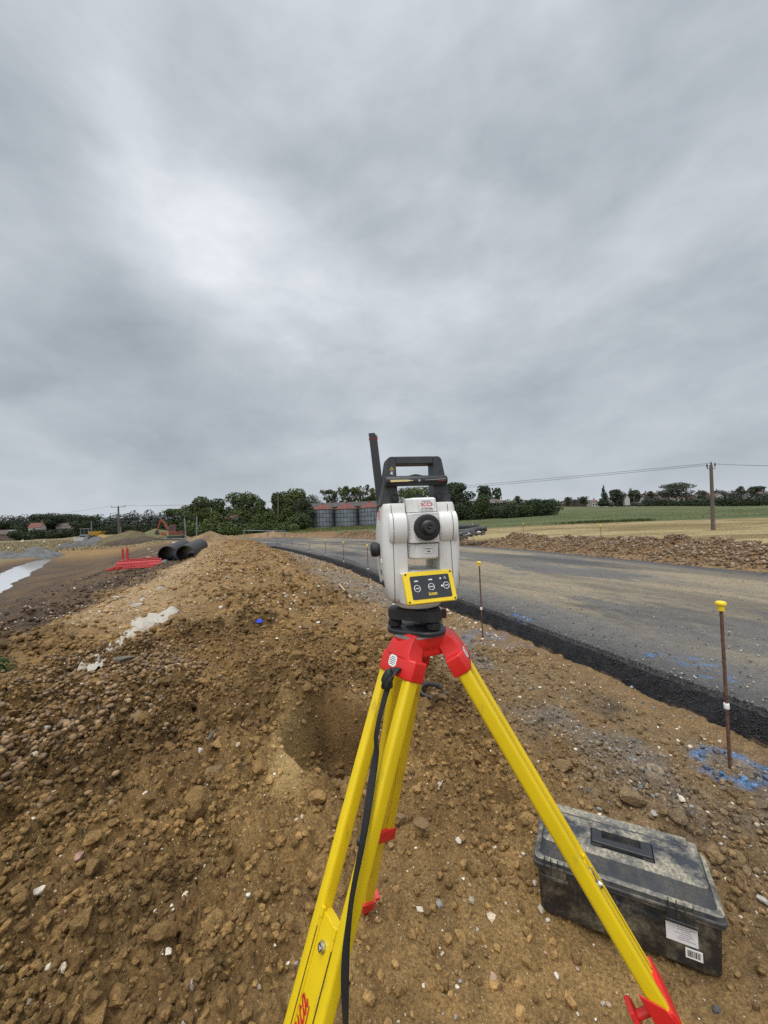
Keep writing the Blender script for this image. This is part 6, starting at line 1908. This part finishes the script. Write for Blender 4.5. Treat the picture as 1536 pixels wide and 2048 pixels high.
TREES = [
    # middle group in front of and around the red-roofed house
    ('broadleaf_tree', 'broad green tree at the left end of the middle wood', 400, 46, 994, 1064, 100, 'round', G1, 2300, .55),
    ('broadleaf_tree', 'bushy tree between the two tall trees left of the red roof', 432, 36, 998, 1064, 102, 'round', G2, 1700, .55),
    ('broadleaf_tree', 'domed tall tree right behind the red-roofed house', 488, 62, 984, 1062, 104, 'round', G1, 3200, .55),
    ('broadleaf_tree', 'lower rounded tree on the right flank of the domed tree', 523, 40, 1000, 1062, 100, 'round', G2, 1900, .5),
    ('broadleaf_tree', 'twin-topped tall tree left of the silos, left trunk', 562, 34, 984, 1060, 96, 'round', G1, 2100, .5),
    ('broadleaf_tree', 'tallest tree close left of the silos', 592, 44, 978, 1060, 95, 'round', G4, 2600, .5),
    ('broadleaf_tree', 'dark tree tucked against the left silo', 606, 40, 1000, 1058, 90, 'round', G3, 1800, .45),
    ('pale_bush', 'pale green bush below the red roof', 430, 34, 1021, 1068, 84, 'bush', G4, 1300, .4),
    ('pale_bush', 'rounded green bush right of the red roof', 530, 40, 1017, 1064, 82, 'bush', G1, 1500, .4),
    ('pale_bush', 'dark rounded bush against the silo foot', 602, 44, 1020, 1060, 80, 'bush', G2, 1500, .38),
    ('dark_bush', 'dark bush under the tall trees left of centre', 478, 40, 1033, 1068, 82, 'bush', G3, 1400, .4),
    ('dark_bush', 'round bush hiding the foot of the red-roofed house', 452, 34, 1030, 1068, 84, 'bush', G2, 1400, .4),
    # airy trees behind the silos
    ('airy_tree', 'sparse tree with sky between its limbs above the left silo', 632, 44, 985, 1040, 140, 'round', G2, 1200, .5),
    ('airy_tree', 'thin tree above the joint of the left and middle silos', 668, 46, 980, 1040, 142, 'airy', G2, 1000, .55),
    ('airy_tree', 'feathery thin tree above the middle silo', 700, 44, 973, 1040, 138, 'airy', G4, 1000, .55),
    ('airy_tree', 'open-limbed tree above the right silo', 728, 40, 972, 1040, 141, 'airy', G2, 1000, .55),
    ('airy_tree', 'pale feathery tree left of the instrument', 752, 40, 976, 1040, 138, 'airy', G4, 1100, .55),
    ('broadleaf_tree', 'green tree seen through the instrument handle', 828, 110, 975, 1045, 120, 'round', G1, 3000, .6),
    # right of the instrument
    ('broadleaf_tree', 'large dark tree just right of the instrument', 912, 66, 965, 1036, 105, 'round', G3, 2700, .55),
    ('broadleaf_tree', 'round-headed tree standing above the brown barn', 971, 30, 970, 1030, 122, 'round', G3, 1300, .5),
    ('airy_tree', 'slim airy tree right of the round-headed one', 995, 16, 976, 1026, 124, 'airy', G2, 420, .5),
    ('dark_bush', 'dark bush in front of the large dark tree', 925, 48, 1000, 1039, 96, 'bush', G3, 1700, .42),
    ('dark_bush', 'tall pointed dark bush left of the brown barn', 965, 44, 989, 1037, 98, 'bush', G2, 1900, .42),
    ('dark_bush', 'low bush in front of the brown barn', 1012, 54, 1008, 1035, 96, 'bush', G3, 1600, .42),
    ('dark_bush', 'low dark bush right of the barn', 1050, 40, 1006, 1032, 98, 'bush', G2, 1300, .42),
    ('dark_bush', 'left one of the two round dark trees at the end of the row', 1071, 34, 996, 1030, 100, 'bush', G3, 1500, .42),
    ('dark_bush', 'right one of the two round dark trees at the end of the row', 1094, 32, 996, 1029, 100, 'bush', G3, 1400, .42),
    ('airy_tree', 'tiny far tree over the right end of the barn', 1037, 14, 992, 1012, 170, 'round', GF, 300, .6),
    # far town on the right
    ('conifer', 'tall dark conifer on the town skyline', 1209, 18, 970, 1010, 300, 'conifer', G3, 700, .9),
    ('far_tree', 'dark tree mass right of the conifer', 1232, 34, 979, 1010, 305, 'round', G3, 900, 1.1),
    ('poplar', 'slim poplar on the town skyline', 1262, 7, 975, 1004, 310, 'column', G3, 260, .9),
    ('far_tree', 'round dark tree right of the poplar', 1274, 24, 980, 1006, 312, 'round', GF, 650, 1.1),
    ('far_tree', 'small round tree on the roofs left of the oak', 1302, 12, 982, 998, 330, 'round', GF, 280, 1.0),
    ('far_oak', 'wide wind-swept oak on the town skyline', 1352, 62, 966, 1000, 310, 'round', GF, 1900, 1.1),
    ('far_tree', 'low tree between the conifer and the left end of town', 1168, 22, 993, 1012, 320, 'round', GF, 420, 1.0),
    ('far_tree', 'pale far tree at the left end of town', 1135, 20, 994, 1012, 330, 'round', GF, 380, 1.0),
    ('far_tree', 'pointed tree right of the telegraph pole', 1483, 15, 972, 992, 330, 'round', GF, 340, 1.0),
    ('far_tree', 'domed tree at the right edge of town', 1511, 30, 973, 995, 335, 'round', GF, 620, 1.1),
    ('far_tree', 'small skyline tree between oak and pole', 1404, 18, 981, 998, 335, 'round', GF, 380, 1.0),
    # far left
    ('far_tree', 'big dark domed tree on the left skyline', 88, 52, 1024, 1076, 250, 'round', G3, 3000, 1.0),
    ('far_tree', 'smaller dark tree right of the domed one', 118, 34, 1031, 1074, 255, 'round', G3, 1200, 1.0),
    ('far_tree', 'dark tree clump behind the dumper', 172, 56, 1030, 1072, 235, 'round', G3, 1900, 1.0),
    ('far_tree', 'dark low tree at the far left edge', 12, 44, 1042, 1080, 250, 'round', G3, 1300, 1.0),
    ('far_tree', 'mid-height tree left of the red-roofed far house', 40, 40, 1045, 1078, 245, 'bush', G3, 1200, .9),
    ('far_tree', 'dark bush in front of the red-roofed far house', 76, 26, 1056, 1079, 215, 'bush', G3, 1100, .8),
    ('far_tree', 'dark bush beside the white-edged gable', 42, 30, 1058, 1080, 190, 'bush', G3, 1100, .8),
    ('far_tree', 'dark bush in front of the long pale building', 118, 36, 1057, 1077, 210, 'bush', G3, 1200, .8),
    ('far_tree', 'hazy pale tree on the left skyline', 140, 36, 1028, 1064, 330, 'round', GF, 1000, 1.2),
    ('far_tree', 'tree left of the excavator on the skyline', 345, 40, 1018, 1064, 190, 'round', G2, 1300, .8),
    ('far_tree', 'tree behind the excavator', 372, 34, 1010, 1066, 150, 'round', G1, 1300, .7),
]
for k, (nm, lab, px_, w_, yt, yb, Y, kind, col, n, leaf) in enumerate(TREES):
    tree(nm, lab, px_, w_, yt, yb, Y, kind, col, n, leaf, seed=700 + 13 * k, trunk=kind != 'bush' or True)

# clipped hedge in front of the middle wood
def hedge(name, lab, x0, x1, yt0, yt1, yb0, yb1, Y0, Y1, n, leaf, col, seed):
    a = at(x0, yb0, Y0); b = at(x1, yb1, Y1); m = max(8, int((b - a).length / 1.6)); bl = []
    r = np.random.default_rng(seed)
    for i in range(m):
        s = (i + .5) / m; c = a.lerp(b, s); h = at(x0 + (x1 - x0) * s, yt0 + (yt1 - yt0) * s, Y0 + (Y1 - Y0) * s).z - c.z
        h *= r.uniform(.88, 1.08)
        bl.append((c.x - a.x, c.y - a.y + r.normal(0, .2), c.z - a.z + h * .5, 1.35, 1.1, h * .5))
        bl.append((c.x - a.x + r.normal(0, .4), c.y - a.y - .4, c.z - a.z + h * .3, 1.1, 1.0, h * .35))
    t = thing(name, lab, 'hedge', a)
    crown('foliage', bl, n, leaf, col, t, seed)
    q = MB()
    for i in range(m):
        s = (i + .5) / m; c = a.lerp(b, s) - a; q.tube([c + Vector((0, 0, -.5)), c + Vector((.1, 0, 1.2))], .06, 5)
    q.build('stems', M_bark, t)
    return t


hedge('hedge', 'long thick hedge in front of the middle wood', 372, 594, 1043, 1046, 1072, 1066, 72, 74, 9000, .34, G1, 31)
hedge('hedge', 'dark hedge band along the far side of the left field', -20, 230, 1064, 1052, 1082, 1070, 232, 225, 9000, .9, G3, 32)
hedge('hedge', 'dark hedge band beyond the spoil heaps on the left', 225, 375, 1050, 1048, 1069, 1064, 200, 180, 6000, .8, G3, 33)
hedge('hedge', 'dark hedge along the top of the green field, right half', 1300, 1560, 1001, 996, 1013, 1011, 300, 290, 6000, 1.0, G3, 34)
hedge('hedge', 'low hedge along the top of the green field, left of the oak', 1195, 1305, 1003, 1003, 1013, 1012, 305, 302, 1600, .9, G3, 35)

# far woods and suburb greenery as one mass; distant ones greyed, haze painted in
def wood(name, lab, pts, n, leaf, col, seed):
    r = np.random.default_rng(seed); bl = []
    for (px_, yt, yb, Y, w_) in pts:
        c = at(px_, yb, Y); H = at(px_, yt, Y).z - c.z; W_ = w_ * Y / FPX
        for j in range(4):
            s = r.uniform(.5, .8); bl.append((c.x + r.uniform(-.35, .35) * W_, c.y + r.uniform(-5, 5), c.z + H * (1 - s * .5) * (1 if j == 0 else r.uniform(.3, .9)), W_ * s * .6, 6, H * s * .5))
    o = crown(name, bl, n, leaf, col, None, seed)
    return tag(o, lab, kind='stuff')


wood('distant_wood', 'hazy wooded ridge along the left skyline', [(x, 1031 - 9 * math.exp(-((x - 290) / 60) ** 2) + 2.5 * math.sin(x * .21), 1062, 480, 34) for x in range(-10, 400, 15)], 14000, 2.2, (.062, .072, .062), 41)
wood('town_greenery', 'hazy gardens and trees between the far houses', [(x, 1000 - 9 * (x > 1310) - 7 * (x > 1420) + 3.5 * math.sin(x * .17), 1012, 370, 26) for x in range(1105, 1560, 13)] + [(x, 994 + 3 * math.sin(x * .1), 1008, 350, 16) for x in range(1290, 1550, 21)], 15000, 1.7, (.058, .066, .054), 42)
wood('suburb_trees', 'hazy trees of the far suburb at the left', [(x, 1048 + 4 * math.sin(x * .13) - 6 * (x < 60), 1072, 300, 22) for x in range(-10, 360, 19)], 10000, 1.6, (.038, .047, .036), 43)
wood('wood_backdrop', 'dark undergrowth behind the middle trees', [(x, 1012 + 5 * math.sin(x * .2), 1060, 118, 26) for x in range(385, 620, 17)] + [(x, 1003 + 4 * math.sin(x * .2), 1040, 112, 30) for x in range(780, 1090, 14)], 24000, .8, (.038, .052, .026), 44)
# rough grass tufts in the fields
def tufts(name, lab, n, fn, hgt, col, seed):
    r = np.random.default_rng(seed); x, y = fn(r, n); z = zground(x, y)
    an_ = r.uniform(0, 2 * PI, n); h = hgt * r.uniform(.5, 1.4, n); w_ = h * .35
    t = np.stack([np.cos(an_), np.sin(an_), np.zeros(n)], 1) * w_[:, None]; P = np.stack([x, y, z - .03], 1)
    top = np.stack([r.normal(0, .25, n) * h, r.normal(0, .25, n) * h, h], 1)
    V = np.stack([P - t * .5, P + t * .5, P + top], 1).reshape(-1, 3)
    C = np.repeat(np.array([col]) * r.uniform(.6, 1.4, (n, 1)), 3, 0)
    return tag(numpy_mesh(name, V, np.arange(3 * n).reshape(n, 3), M_leaf, C, smooth=False), lab, kind='stuff')


def band(x0, x1, yp0, yp1, Y0, Y1):
    def fn(r, n):
        px_ = r.uniform(x0, x1, n); Y = r.uniform(Y0, Y1, n)
        return (px_ - 768) / FPX * Y, Y
    return fn


def patchy(r, n):
    x = np.concatenate([r.normal(cx, w_, n // 6) for cx, w_ in ((1197, 8), (1212, 9), (1180, 16), (1252, 10), (1286, 9), (1150, 25))]); Y = r.normal(43.2, .8, len(x))
    return (x - 768) / FPX * Y, Y


tufts('rough_grass', 'dark rough grass along the join of straw and green field', 2400, patchy, .24, (.06, .075, .026), 51)
tufts('field_grass', 'long grass of the green field', 16000, band(880, 1560, 0, 0, 44, 130), .14, (.09, .11, .036), 52)
tufts('straw_stubble', 'mown straw lying over the near field', 26000, lambda r, n: (lambda y: (xR(y) + r.uniform(4.2, 30, n), y))(r.uniform(6, 44, n)), .07, (.25, .19, .085), 53)
tufts('weedy_grass', 'weedy grass over the left field and its heaps', 9000, band(-60, 330, 0, 0, 62, 150), .3, (.15, .12, .06), 54)
tufts('bank_grass', 'grass strip below the silos', 7000, band(575, 800, 0, 0, 62, 95), .25, (.12, .13, .045), 55)
